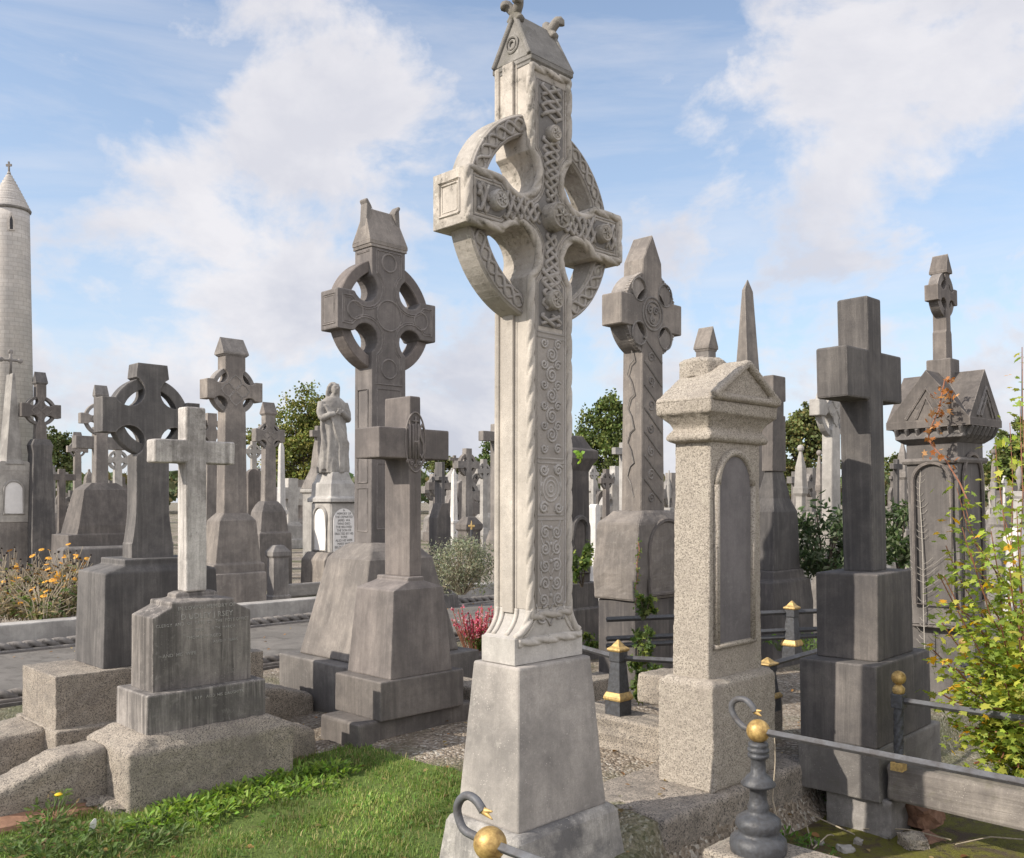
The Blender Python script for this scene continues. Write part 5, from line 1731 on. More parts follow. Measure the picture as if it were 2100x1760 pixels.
def swan_post(u, v, d, neck, beak, label, rail_len, foot=.095, thick=.0135):
    x, y = (u - U0) * d / F, d
    z = EYE - (v - V0) * d / F
    e = empty('swan_railing', (x, y, foot), R(45), label, 'railing', 'gilded ball railings of the pale cross plot')
    s = (z - foot - .045) / .508
    mk('post', lathe(BM(), [(r * 1.0, q * s) for r, q in BAL], seg=28), M_IRON, e, smooth=True, bevel=.0)
    bb = ball(BM(), (0, 0, z - foot), .050, seg=28)
    mk('gold_ball', bb, M_GOLD, e, smooth=True)
    def at(uu, vv):
        k = (uu - U0) / F
        t = (k * y - x) / (-S2 - k * S2)                       # distance along b
        return (0, t, EYE - (vv - V0) * (y + S2 * t) / F - foot)
    pts = [(0, .02, z - foot)] + [at(*p) for p in neck]
    sm = []
    P_ = [Vector(p) for p in pts]
    for i in range(len(P_) - 1):                               # Catmull-Rom through the neck
        a0, a1, a2, a3 = P_[max(i - 1, 0)], P_[i], P_[i + 1], P_[min(i + 2, len(P_) - 1)]
        for k in range(6):
            t = k / 6
            sm.append(.5 * ((2 * a1) + (a2 - a0) * t + (2 * a0 - 5 * a1 + 4 * a2 - a3) * t * t + (3 * a1 - a0 - 3 * a2 + a3) * t ** 3))
    sm.append(P_[-1])
    nk = mk('swan_neck', tube(BM(), sm, thick, 10, rf=lambda s_, a: 1.0), M_IRON2, e, smooth=True)
    b0, b1 = Vector(at(*beak[0])), Vector(at(*beak[1]))
    b0 = b0.lerp(P_[-1], .3)
    for lift, nm in ((.006, 'upper_beak'), (-.009, 'lower_beak')):
        n = 6
        tip = b1 + Vector((0, 0, lift * 1.6))
        bm = tube(BM(), [b0.lerp(tip, k / n) for k in range(n + 1)], thick * 1.0, 8, rf=lambda s_, a: max(.15, 1 - .85 * s_ / max((tip - b0).length, .001)) * (1 if abs(math.sin(a)) < .7 else .75))
        bm_o = mk(nm, bm, M_GOLD2, nk, smooth=True)
    rl_ = rail(e, (0, -.03, z - foot), (0, -rail_len, z - foot - .0), w=.0125)
    return e


swan_post(1005, 1730, 2.75, [(976, 1716), (951, 1701), (939.5, 1673), (938.5, 1653), (947, 1637), (961, 1632), (976, 1641), (986, 1655), (991, 1664)], [(990, 1662), (1010, 1671)],
          'gilded ball with black swan-neck scroll and rail, in front of the tall pale cross', 1.6, foot=.08)
zz = lambda x_, y_: (1197.6 + .2797 * x_, 1268.2 + .2797 * y_)
swan_post(1555, 1499, 4.0, [zz(1180, 800), zz(1120, 745), zz(1085, 680), zz(1085, 630), zz(1110, 600), zz(1145, 590), zz(1190, 602), zz(1230, 640), zz(1255, 685)], [zz(1250, 680), zz(1303, 694)],
          'gilded ball on black baluster post with swan-neck scroll, before the speckled pillar', 3.2, foot=.095)

# twisted post on the kerb of the massive cross
def twisted(u, vb, vf, d, label, rails=True):
    x = (u - U0) * d / F
    zt_, zf_ = EYE - (vb - V0) * d / F, EYE - (vf - V0) * d / F
    e = empty('twisted_post', (x, d, zf_), R(45), label, 'railing post', 'twisted iron posts of the massive cross plot')
    h = zt_ - zf_
    bm = box(BM(), -.032, .032, -.032, .032, -.01, .035)
    lathe(bm, [(.03, .05), (.036, .055), (.036, .068), (.028, .075)], seg=16)
    mk('gold_foot', bm, M_GOLD2, e, bevel=.003)
    mk('shaft', rope(BM(), [(0, 0, .03), (0, 0, h - .16)], .026, .075, 4, .35, ds=.006, seg=16), M_IRON, e, smooth=True)
    bm = box(BM(), -.031, .031, -.031, .031, h - .175, h - .10)
    ball(bm, (0, -.034, h - .135), .012, seg=8)
    mk('socket', bm, M_IRON, e, bevel=.006)
    mk('gold_collar', lathe(BM(), [(.024, h - .105), (.031, h - .09), (.031, h - .07), (.02, h - .058), (.012, h - .05)], seg=16), M_GOLD2, e, smooth=True)
    mk('gold_ball', ball(BM(), (0, 0, h - .018), .037, seg=20), M_GOLD, e, smooth=True)
    if rails:
        rail(e, (0, -.02, h - .135), (0, -2.6, h - .135), w=.0135)
    return e


twisted(1843, 1383, 1576, 4.85, 'twisted black post with gilded ball on the long granite kerb')
twisted(1978, 1312, 1462, 6.3, 'twisted black post with gilded collar, half hidden in the yellow-green sapling', False)


def square_post(u, vt, vf, d, label, w=.045):
    x = (u - U0) * d / F
    zt_, zf_ = EYE - (vt - V0) * d / F, EYE - (vf - V0) * d / F
    h = zt_ - zf_
    e = empty('square_post', (x, d, zf_), R(45), label, 'railing post', 'square iron posts with gilded tops')
    k = h / .457
    mk('shaft', loft(BM(), [(-.02, w * 1.3, w * 1.3), (.09 * k, w * 1.3, w * 1.3), (.13 * k, w * 1.12, w * 1.12), (.32 * k, w * .80, w * .80), (.33 * k, w * .92, w * .92), (.39 * k, w * .92, w * .92)]), M_IRON, e, bevel=.004)
    mk('gold_band', loft(BM(), [(.088 * k, w * 1.4, w * 1.4), (.10 * k, w * 1.5, w * 1.5), (.112 * k, w * 1.45, w * 1.45), (.138 * k, w * 1.2, w * 1.2)]), M_GOLD2, e, bevel=.003)
    bm = loft(BM(), [(.385 * k, w * .95, w * .95), (.395 * k, w * 1.15, w * 1.15), (.405 * k, w * 1.12, w * 1.12), (.418 * k, w * .7, w * .7), (.435 * k, w * .45, w * .45), (.457 * k, w * .1, w * .1)])
    mk('gold_cap', bm, M_GOLD2, e, bevel=.003)
    return e, k


p1_, k1 = square_post(1268, 1312, 1464, 5.71, 'square tapering iron post with gilded cap on the low wall, right beside the pale cross')
p3_, _ = square_post(1574, 1348, 1450, 5.55, 'square iron post with gilded cap right behind the base of the speckled pillar')
p2_, k2 = square_post(1624, 1232, 1346, 7.5, 'square iron post with gilded cap between the dark stepped cross and the massive cross')
zr1 = p1_.location.z + .345 * k1
rail(p1_, local(p1_, (pt(1268, 1312, 5.71).x, 5.71, zr1)), local(p1_, (p3_.location.x, p3_.location.y, zr1 - .02)), w=.014)
rail(p1_, local(p1_, (p1_.location.x, p1_.location.y, zr1)), local(p1_, (.2, 6.5, zr1 + .02)), w=.014)
rail(p3_, (0, 0, .25), local(p3_, (2.2, 6.3, p3_.location.z + .25)), w=.014)
for dz in (.36, .21, .155):
    rail(p2_, local(p2_, (.72, 7.05, p2_.location.z + dz * k2)), local(p2_, (3.0, 7.75, p2_.location.z + dz * k2)), w=.016, mat=M_IRON)
# little post with gilded fleur in the far gap
q = pt(967, 1108, 16)
e = empty('fleur_post', (q.x, q.y, 0), 0, 'thin black post with gilded fleur tip, in front of the grey capped ringed cross', 'railing post')
mk('post', lathe(BM(), [(.035, 0), (.03, .3), (.022, EYE - (1086 - V0) * 16 / F)], seg=10), M_IRON, e)
bm = BM()
zf = EYE - (1088 - V0) * 16 / F
tube(bm, [(0, 0, zf), (0, 0, zf + .08), (0, 0, zf + .17)], .026, 8, rf=lambda s, a: 1.2 - s * 6 if s > .08 else .6 + s * 6)
tube(bm, [(-.055, 0, zf + .075), (.055, 0, zf + .075)], .02, 6)
mk('gold_fleur', bm, M_GOLD2, e)
q = pt(2096, 712, 120)
e = empty('mast', (q.x, q.y, 0), 0, 'thin radio mast far off at the right edge', 'mast')
mk('pole', lathe(BM(), [(.16, 0), (.12, 12), (.05, EYE + (V0 - 712) * 120 / F)], seg=8), M_IRON, e)
# hose lying at the left edge
q0, q1 = pt(-60, 1480, 5.7), pt(40, 1445, 6.3)
bm = tube(BM(), resample([(-3.6, 5.1, .06), (-3.15, 5.6, .07), (-2.95, 6.0, .05), (-2.9, 6.5, .03)], .05), .035, 10)
tag(mk('pipe', bm, plain('blue grey plastic pipe', (.10, .13, .17), .5)), 'blue-grey plastic pipe lying beside the left granite block', 'pipe')

# ================================================================ PLANTS
rng = np.random.default_rng(5)


def np_mesh(name, verts, faces_n, loops, mat, parent=None, tint=None, smooth=False):
    """mesh from flat arrays: faces_n = loop counts, loops = vertex indices, tint = colour per vertex"""
    me = bpy.data.meshes.new(name)
    V_, L_, P_ = len(verts), len(loops), len(faces_n)
    me.vertices.add(V_)
    me.vertices.foreach_set('co', np.asarray(verts, dtype=np.float32).ravel())
    me.loops.add(L_)
    me.loops.foreach_set('vertex_index', np.asarray(loops, dtype=np.int32))
    me.polygons.add(P_)
    st = np.concatenate(([0], np.cumsum(faces_n)[:-1])).astype(np.int32)
    me.polygons.foreach_set('loop_start', st)
    me.polygons.foreach_set('loop_total', np.asarray(faces_n, dtype=np.int32))
    me.update(calc_edges=True)
    me.validate()
    if tint is not None:
        ca = me.color_attributes.new('tint', 'FLOAT_COLOR', 'POINT')
        c4 = np.ones((V_, 4), dtype=np.float32)
        c4[:, :3] = tint
        ca.data.foreach_set('color', c4.ravel())
    me.materials.append(mat)
    o = bpy.data.objects.new(name, me)
    COL.objects.link(o)
    if parent:
        o.parent = parent
    return o


SH = {'diamond': ([(0, 0, 0), (.5, .45, .08), (0, 1, 0), (-.5, .45, .08)], [(0, 1, 2), (0, 2, 3)]),
      'lance': ([(0, 0, 0), (.16, .3, .04), (.15, .65, .03), (0, 1, -.05), (-.15, .65, .03), (-.16, .3, .04)], [(0, 1, 2, 3), (0, 3, 4, 5)]),
      'broad': ([(0, 0, 0), (.22, .22, .06), (.3, .5, .08), (.2, .8, .0), (0, 1, -.1), (-.2, .8, .0), (-.3, .5, .08), (-.22, .22, .06)], [(0, 1, 2, 3, 4), (0, 4, 5, 6, 7)]),
      'palm': ([(0, 0, 0), (.12, .10, .02), (.55, .05, -.03), (.34, .32, .03), (.58, .62, -.05), (.28, .60, .04), (.0, 1.0, -.06), (-.28, .60, .04), (-.58, .62, -.05), (-.34, .32, .03), (-.55, .05, -.03), (-.12, .10, .02)],
               [(0, 1, 2, 3), (0, 3, 4, 5), (0, 5, 6, 7), (0, 7, 8, 9), (0, 9, 10, 11)]),
      'ivy': ([(0, 0, 0), (.40, .05, 0), (.22, .35, .05), (.45, .6, -.02), (.12, .62, .03), (0, 1, -.05), (-.12, .62, .03), (-.45, .6, -.02), (-.22, .35, .05), (-.40, .05, 0)],
              [(0, 1, 2), (0, 2, 3, 4), (0, 4, 5, 6), (0, 6, 7, 8), (0, 8, 9)])}


def leaves(name, pos, size, tints, mat, parent=None, shape='diamond', up=None, jit=1.0, yaw=None):
    """one leaf at every point: random turn, tilt set by up (0 lies flat .. 1 any way)"""
    pos = np.asarray(pos, dtype=float)
    n = len(pos)
    base, fc = SH[shape]
    B = np.array(base, float)
    B[:, 1] -= 0.0
    size = np.broadcast_to(np.asarray(size, float), (n,))
    yw = rng.uniform(0, 2 * np.pi, n) if yaw is None else yaw + rng.normal(0, .5, n)
    if up is None:
        pit = np.arccos(rng.uniform(-1, 1, n)) - np.pi / 2
        rol = rng.uniform(-np.pi, np.pi, n)
    else:
        pit = rng.normal(up, .45 * jit, n)
        rol = rng.normal(0, .5 * jit, n)
    cy, sy, cp, sp, cr, sr = np.cos(yw), np.sin(yw), np.cos(pit), np.sin(pit), np.cos(rol), np.sin(rol)
    z0 = np.zeros(n)
    ex = np.stack([cr, z0, -sr], 1); ey = np.stack([z0, np.ones(n), z0], 1); ez = np.stack([sr, z0, cr], 1)
    def rotx(v):
        return np.stack([v[:, 0], cp * v[:, 1] - sp * v[:, 2], sp * v[:, 1] + cp * v[:, 2]], 1)
    def rotz(v):
        return np.stack([cy * v[:, 0] - sy * v[:, 1], sy * v[:, 0] + cy * v[:, 1], v[:, 2]], 1)
    ex, ey, ez = (rotz(rotx(v)) for v in (ex, ey, ez))
    W = (B[None, :, 0, None] * ex[:, None] + B[None, :, 1, None] * ey[:, None] + B[None, :, 2, None] * ez[:, None]) * size[:, None, None] + pos[:, None]
    k = len(B)
    loops = np.concatenate([np.array(f) for f in fc])
    cnt = np.array([len(f) for f in fc])
    L_ = (loops[None] + (np.arange(n) * k)[:, None]).ravel()
    P_ = np.tile(cnt, n)
    T_ = np.repeat(np.asarray(tints), k, axis=0)
    return np_mesh(name, W.reshape(-1, 3), P_, L_, mat, parent, T_)


def tints(n, base, var=.3, alt=None, frac=.0):
    c = np.array(base)[None] * (1 + rng.uniform(-var, var, (n, 1))) * (1 + rng.uniform(-.12, .12, (n, 3)))
    if alt is not None and frac > 0:
        m = rng.uniform(0, 1, n) < frac
        c[m] = np.array(alt)[None] * (1 + rng.uniform(-var, var, (m.sum(), 1)))
    return np.clip(c, 0.004, .9)


# ---------------------------------------------------------------- lawn grass
def in_poly(P, poly):
    x, y = P[:, 0], P[:, 1]
    ins = np.zeros(len(P), bool)
    n = len(poly)
    for i in range(n):
        x1, y1 = poly[i]; x2, y2 = poly[(i + 1) % n]
        c = ((y1 > y) != (y2 > y))
        with np.errstate(divide='ignore', invalid='ignore'):
            xi = (x2 - x1) * (y - y1) / (y2 - y1) + x1
        ins ^= c & (x < xi)
    return ins


def blades(name, pts, h, w, col, mat):
    n = len(pts)
    a = rng.uniform(0, 2 * np.pi, n)
    t = np.stack([np.cos(a), np.sin(a), np.zeros(n)], 1)
    lean = rng.normal(0, .5, (n, 1)) * np.stack([-np.sin(a), np.cos(a), np.zeros(n)], 1) + rng.normal(0, .18, (n, 3)) * [1, 1, 0]
    H_ = h[:, None]
    up = np.array([0, 0, 1.0])[None]
    b0, b1 = pts - t * w[:, None] / 2, pts + t * w[:, None] / 2
    m = pts + up * H_ * .55 + lean * H_ * .28
    m0, m1 = m - t * w[:, None] * .38, m + t * w[:, None] * .38
    tip = pts + up * H_ * .93 + lean * H_ * .95
    V_ = np.stack([b0, b1, m1, m0, tip], 1).reshape(-1, 3)
    k = np.arange(n) * 5
    L_ = np.stack([k, k + 1, k + 2, k + 3, k + 3, k + 2, k + 4], 1).ravel()
    P_ = np.tile([4, 3], n)
    return np_mesh(name, V_, P_, L_, mat, None, np.repeat(col, 5, axis=0))


lp = np.array(LAWN)
mn, mx = lp.min(0), lp.max(0)
cand = rng.uniform(mn, mx, (230000, 2))
cand = cand[in_poly(cand, LAWN)]
# only where it can be seen, thinner with bare tussocks
k = (cand[:, 1] > 2.6) & (np.abs(cand[:, 0] / cand[:, 1]) < .75)
cand = cand[k][:78000]
tus = np.array([noise.noise((x * 4.2, y * 4.2, 3)) for x, y in cand])
cand = cand[rng.uniform(0, 1, len(cand)) < np.clip(.72 + tus * 1.3, .12, 1)]
tus = np.array([noise.noise((x * 4.2, y * 4.2, 3)) for x, y in cand])
zz_ = np.array([gz(x, y) for x, y in cand]) + .008
gpts = np.column_stack([cand, zz_])
gh = np.clip(.020 + .012 * tus + rng.exponential(.008, len(gpts)), .008, .075)
gc = tints(len(gpts), (.175, .25, .062), .32, (.35, .30, .14), .18)
gc *= (1 + .9 * np.clip(np.array([noise.noise((x * 2.1, y * 2.1, 9)) for x, y in cand]), -.5, .6))[:, None]
tag(blades('grass', gpts, gh, rng.uniform(.003, .0058, len(gpts)), np.clip(gc, .01, .6), M_GRASSB), 'short bright green grass in the foreground', 'grass', kind='stuff')

# clover and small leaves in the turf
cp = cand[rng.integers(0, len(cand), 2600)]
cp = np.column_stack([cp, [gz(x, y) + .025 for x, y in cp]])
tag(leaves('turf_clover', cp, rng.uniform(.012, .028, len(cp)), tints(len(cp), (.085, .17, .03), .35), M_LEAF, None, 'broad', up=.1), 'tiny clover leaves scattered through the turf', 'clover', kind='stuff')


def weed(name, p, n, size, h, col, label, cat='weed', group=None, spread=.1, stems=True, alt=None):
    """clump of broad leaved weed: arching leaves from one crown"""
    e = empty(name, p, rnd.uniform(0, 6), label, cat, group)
    r = np.sqrt(rng.uniform(0, 1, n)) * spread
    a = rng.uniform(0, 2 * np.pi, n)
    z = rng.uniform(.1, 1, n) ** .8 * h * (1 - .45 * r / spread)
    pos = np.column_stack([r * np.cos(a), r * np.sin(a), z])
    o = leaves('foliage', pos, rng.uniform(.6, 1.15, n) * size, tints(n, col, .32, alt, .12 if alt else 0), M_LEAF, e, 'lance', up=.35, yaw=a - np.pi / 2)
    if stems:
        bm = BM()
        for k in range(0, n, 3):
            x, y, zz2 = pos[k]
            tube(bm, [(x * .2, y * .2, -.01), (x * .6, y * .6, zz2 * .6), (x, y, zz2)], .0022, 4)
        mk('stem', bm, M_STEM, e)
    return e


M_STEM = plain('green stem', (.10, .15, .04), .7, var=.3)
WG = 'bright weeds along the white cross base'
wl = [(330, 1690), (352, 1672), (378, 1662), (400, 1662), (425, 1655), (448, 1644), (470, 1636), (492, 1632), (515, 1626), (540, 1620), (562, 1612), (585, 1606), (610, 1600), (632, 1596), (655, 1590), (678, 1588), (704, 1592), (300, 1700), (405, 1690), (450, 1672), (500, 1655), (560, 1640), (610, 1625), (660, 1618)]
for u, v in wl:
    p = gp(u, v + rnd.uniform(-2, 6))
    weed('weed_clump', (p.x, p.y, gz(p.x, p.y)), 95, .046, .075, (.20, .30, .055), 'clump of bright broad-leaved weed in the grass along the white cross base', group=WG, spread=.10)
WG2 = 'dull weeds at the bottom left'
for u, v, hh in ((60, 1740, .1), (95, 1718, .15), (110, 1690, .2), (130, 1735, .1), (165, 1725, .09), (200, 1745, .1), (235, 1718, .08), (270, 1735, .08), (310, 1740, .07), (30, 1760, .1), (150, 1770, .12), (90, 1770, .1), (230, 1770, .1), (340, 1725, .07)):
    p = gp(u, v)
    weed('weed_clump', (p.x, p.y, 0), 80, .042, hh, (.11, .165, .045), 'clump of dull green weed at the bottom left below the sloping coping', group=WG2, spread=.11, alt=(.2, .15, .07))
p = gp(101, 1706)
e = empty('dandelion', (p.x, p.y, 0), 0, 'single yellow dandelion flower on a tall stem before the nearest sloping coping', 'flower')
zt_ = EYE - (1631 - V0) * p.y / F
mk('stem', tube(BM(), resample([(0, 0, 0), (.012, 0, zt_ * .5), (.045, 0, zt_)], .02), .003, 6), M_STEM, e)
M_YEL = plain('yellow petals', (.75, .52, .02), .7, var=.2)
mk('flower', lathe(BM(), [(.004, zt_ - .006), (.014, zt_ - .002), (.019, zt_ + .004), (.010, zt_ + .010), (.002, zt_ + .011)], (.045, 0, 0), 14), M_YEL, e)
p = gp(185, 1722)
bm = BM()
loft(bm, [(0, .010, .004), (.05, .014, .003), (.075, .005, .002)])
o = mk('plastic_scrap', bm, M_MARBLE)
o.location, o.rotation_euler = (p.x, p.y, .03), (.2, .3, .4)
tag(o, 'small white plastic scrap stuck in the weeds at the bottom left', 'litter')
for u, v, z_, n, s, hh, sp, lb in ((1714, 1662, -.21, 90, .035, .16, .09, 'feathery green weed at the foot of the squared foundation stone'), (1610, 1728, -.21, 60, .04, .06, .14, 'low green weed behind the black baluster post'),
                                (1655, 1752, -.21, 50, .04, .05, .14, 'low green weed right of the black baluster post')):
    q = gp(u, v, z_)
    weed('weed_clump', (q.x, q.y, z_), n, s, hh, (.10, .20, .035), lb, spread=sp)
for k, (u, v, d) in enumerate(((1656, 1302, 7.9), (1676, 1305, 7.9), (1600, 1300, 8.2), (1690, 1400, 6.6))):
    q = pt(u, v, d)
    weed('weed_clump', (q.x, q.y, q.z - .14), 50, .06, .16, (.12, .2, .04), ['strap-leaved plant right of the far square post', 'second strap-leaved plant right of the far square post', 'strap-leaved plant left of the far square post', 'small weed at the left side of the massive cross'][k], spread=.13)

# dry sticks on the moss
for k, (a, b_, c) in enumerate((((1600, 1640), (1650, 1690), (1668, 1740)), ((1615, 1650), (1668, 1684), (1760, 1715)), ((1668, 1740), (1700, 1722), (1712, 1715)), ((1770, 1700), (1860, 1712), (1960, 1725)), ((1960, 1732), (2030, 1728), (2100, 1722)))):
    P_ = [gp(u, v, -.19) for u, v in (a, b_, c)]
    P_[1].z += .03
    o = mk('dry_stick', tube(BM(), resample(P_, .04), .004, 5), M_DRY)
    tag(o, ['pale dry stick leaning down beside the baluster post', 'long dry stick crossing the moss in front of the foundation stone', 'short dry twig on the moss right of the baluster post', 'dry stem lying below the squared foundation stone', 'dry stem lying below the long kerb at the right edge'][k], 'stick')
for k, u in enumerate((1600,)):
    P_ = [pt(1588, 1500, 4.1), pt(1590, 1560, 4.1), pt(1584, 1640, 4.08), pt(1600, 1700, 4.05)]
    tag(mk('dry_stick', tube(BM(), resample(P_, .03), .0028, 5), M_DRY), ['pale dead stalk standing close behind the baluster post', 'second dead stalk standing behind the baluster post'][k], 'stick')

# ---------------------------------------------------------------- coneflower bed
def flower_mesh():
    bm = BM()
    for k in range(9):
        a = 2 * math.pi * k / 9
        c, s = math.cos(a), math.sin(a)
        q = [bm.verts.new((c * .012 - s * .008 * j, s * .012 + c * .008 * j, .004)) for j in (-1, 1)]
        r_ = [bm.verts.new((c * .045 - s * .010 * j, s * .045 + c * .010 * j, -.004)) for j in (1, -1)]
        bm.faces.new(q + r_)
    me = bpy.data.meshes.new('flower')
    bm.to_mesh(me); bm.free()
    me.materials.append(plain('orange yellow petals', (.70, .27, .02), .7, var=.35, col2=(.60, .34, .03), nscale=9))
    return me


FM = flower_mesh()
bm = ball(BM(), (0, 0, .006), .017, (1, 1, 1.1), 10)
SM = bpy.data.meshes.new('seed_head')
bm.to_mesh(SM); bm.free()
SM.materials.append(plain('dark seed head', (.03, .02, .015), .9))
for k in range(26):
    u = rnd.uniform(-30, 170)
    d = 10.5 + .05 * k
    while to_ab(((u - U0) * d / F, d))[1] < PB1 + .62:
        d += .1
    d += rnd.uniform(0, .5)
    x = (u - U0) * d / F
    e = empty('coneflower_plant', (x, d, 0.18), rnd.uniform(0, 6), 'orange coneflower plant with dark seed heads and dry stalks beyond the path', 'flowering plant', 'coneflowers in the bed beyond the path')
    hs = .42 + .016 * k
    n = 26
    st, lf = BM(), []
    for i in range(n):
        a, r_ = rnd.uniform(0, 6.28), rnd.uniform(.03, .3)
        hh = hs * rnd.uniform(.45, 1.08)
        tip = Vector((r_ * math.cos(a) * 1.25, r_ * math.sin(a) * 1.25, hh))
        tube(st, [(r_ * .4 * math.cos(a), r_ * .4 * math.sin(a), 0), tip * .55 + Vector((0, 0, .06)), tip], .0042, 4)
        for t in range(7):
            q = tip * rnd.uniform(.15, .8)
            lf.append((q.x + rnd.uniform(-.06, .06), q.y + rnd.uniform(-.06, .06), q.z))
        if i % 5 in (0, 1, 3):
            o = bpy.data.objects.new('flower' if i % 5 == 0 else 'seed_head', FM if i % 5 == 0 else SM)
            COL.objects.link(o)
            o.parent = e
            o.location = tip
            o.rotation_euler = (rnd.uniform(-.6, .6), rnd.uniform(-.6, .6), 0)
            s_ = rnd.uniform(.55, .9)
            o.scale = (s_, s_, s_)
    mk('stem', st, M_DRY, e)
    leaves('foliage', np.array(lf), rng.uniform(.05, .12, len(lf)), tints(len(lf), (.13, .17, .055), .4, (.36, .29, .17), .5), M_LEAF, e, 'lance', up=.2)


def shrub(name, label, c, r, n, size, col, shape='diamond', mat=None, cat='shrub', alt=None, frac=0, stems=14, group=None, up=None, stem_mat=None, hollow=.35, zmin=None):
    """bush: stems from one foot, leaves crowded through an uneven volume"""
    e = empty(name, (c[0], c[1], c[2] - r[2]), rnd.uniform(0, 6), label, cat, group)
    pos = []
    m = max(8, n // 40)
    cl = []
    while len(cl) < m:
        v = rng.normal(0, 1, 3); v /= np.linalg.norm(v)
        q = v * (hollow + (1 - hollow) * rng.uniform(0, 1) ** .5) * (1 + .25 * noise.noise(Vector(v * 2.1 + c[0])))
        if q[2] > -.75:
            cl.append(q)
    cl = np.array(cl)
    idx = rng.integers(0, m, n)
    pos = (cl[idx] + rng.normal(0, .13, (n, 3))) * np.array(r) + [0, 0, r[2]]
    pos[:, 2] = np.maximum(pos[:, 2], .02)
    br = 1 + .35 * (rng.uniform(-1, 1, m))[idx]
    T_ = tints(n, col, .25, alt, frac) * br[:, None]
    leaves('foliage', pos, rng.uniform(.7, 1.25, n) * size, np.clip(T_, .004, .8), mat or M_LEAF, e, shape, up=up)
    bm = BM()
    for k in range(stems):
        q = cl[k % m] * np.array(r) * .95 + [0, 0, r[2]]
        tube(bm, [(q[0] * .1, q[1] * .1, 0), (q[0] * .5, q[1] * .5, q[2] * .6), tuple(q)], .012 * r[2] / .5, 5, rf=lambda s, a: max(.3, 1 - .5 * s))
    mk('stem', bm, stem_mat or M_BARK, e)
    return e


c = pt(946, 1160, 11.6)
shrub('lavender_bush', 'grey-green rounded shrub between the IHS cross and the tall pale cross', c, (.52, .42, .36), 5200, .042, (.20, .21, .135), 'lance', alt=(.32, .32, .24), frac=.25, stems=60, stem_mat=M_DRY)
c = pt(972, 1346, 8.3)
e = empty('planter', (c.x, c.y, 0), R(45), 'low dark stone planter box under the pink flowers', 'planter')
mk('box', box(BM(), -.22, .22, -.22, .22, 0, .27), M_DARK, e, bevel=.015)
e = empty('pink_heather', (c.x + .03, c.y, .26), 0, 'tuft of pink and red flower spikes in the dark planter', 'flowering plant')
bm, P_, L_ = BM(), [], []
for k in range(64):
    a, r_ = rnd.uniform(0, 6.28), rnd.uniform(.0, .2)
    hh = rnd.uniform(.2, .4)
    tp = Vector((r_ * 1.3 * math.cos(a), r_ * 1.3 * math.sin(a), hh))
    tube(bm, [(r_ * .6 * math.cos(a), r_ * .6 * math.sin(a), 0), tp], .004, 4)
    for i in range(20):
        t = rnd.uniform(.45, 1.02)
        P_.append((tp.x * t + rnd.uniform(-.012, .012), tp.y * t + rnd.uniform(-.012, .012), hh * t))
    for i in range(8):
        t = rnd.uniform(.05, .5)
        L_.append((tp.x * t + rnd.uniform(-.03, .03), tp.y * t + rnd.uniform(-.03, .03), hh * t))
mk('stem', bm, M_TWIG, e)
leaves('flower_spikes', np.array(P_), rng.uniform(.014, .026, len(P_)), tints(len(P_), (.52, .10, .16), .35, (.72, .42, .45), .28), M_LEAF, e, 'diamond')
leaves('foliage', np.array(L_), rng.uniform(.02, .045, len(L_)), tints(len(L_), (.14, .19, .05), .3), M_LEAF, e, 'lance')
c = pt(1690, 1112, 9.6)
shrub('laurel_bush', 'dark glossy laurel bush left of the massive dark cross', c, (.34, .34, .42), 1500, .085, (.055, .085, .035), 'lance', alt=(.20, .23, .15), frac=.2, stems=16)
c = pt(1846, 1105, 9.8)
shrub('laurel_bush', 'glossy laurel bush between the massive dark cross and the gabled tomb', c, (.20, .24, .40), 760, .085, (.065, .10, .035), 'lance', alt=(.22, .26, .14), frac=.22, stems=10)
for (u, v, d, r, n, lb) in ((1322, 1242, 6.95, (.07, .06, .10), 170, 'ivy tuft at the bottom corner of the pointed cross base'), (1308, 1330, 6.7, (.13, .10, .17), 260, 'ivy mound between the low wall railings and the pointed cross'),
                           (1194, 1150, 8.8, (.15, .12, .25), 380, 'ivy on the dark tomb pier just right of the pale cross'), (1230, 1316, 8.2, (.25, .14, .07), 330, 'ivy trailing over the steps of the dark tomb pier'),
                           (1318, 1395, 5.9, (.13, .1, .12), 300, 'ivy beside the square iron post next to the pale cross')):
    c = pt(u, v, d)
    shrub('ivy_clump', lb, c, r, n, .045, (.075, .115, .03), 'ivy', cat='ivy', alt=(.20, .24, .05), frac=.2, stems=8, hollow=.2)
bm, L_ = BM(), []
fx, fy = E.a, E.b
pth = []
for k in range(18):
    v = 1240 - 130 * k / 17
    z_ = EYE - (v - V0) * 7.05 / F
    q = pt(1303 + k * .45 + 2 * math.sin(k), v, 6.98 + .015 * k)
    pth.append(q)
    for i in range(3):
        L_.append((q.x + rnd.uniform(-.015, .015), q.y - .012, q.z + rnd.uniform(-.02, .02)))
e = empty('ivy_strand', pth[0], 0, 'single ivy strand climbing the corner of the pointed cross base', 'ivy')
tube(bm, [q - pth[0] for q in pth], .004, 5)
mk('stem', bm, M_TWIG, e)
leaves('foliage', np.array(L_) - np.array(pth[0]), rng.uniform(.018, .032, len(L_)), tints(len(L_), (.14, .18, .05), .3), M_LEAF, e, 'ivy')
q = pt(1190, 935, 8.6)
shrub('fern_sprig', 'bright green sprig growing on the cap of the dark tomb pier', (q.x, q.y, q.z), (.03, .03, .06), 16, .05, (.22, .34, .06), 'broad', cat='plant', stems=3)

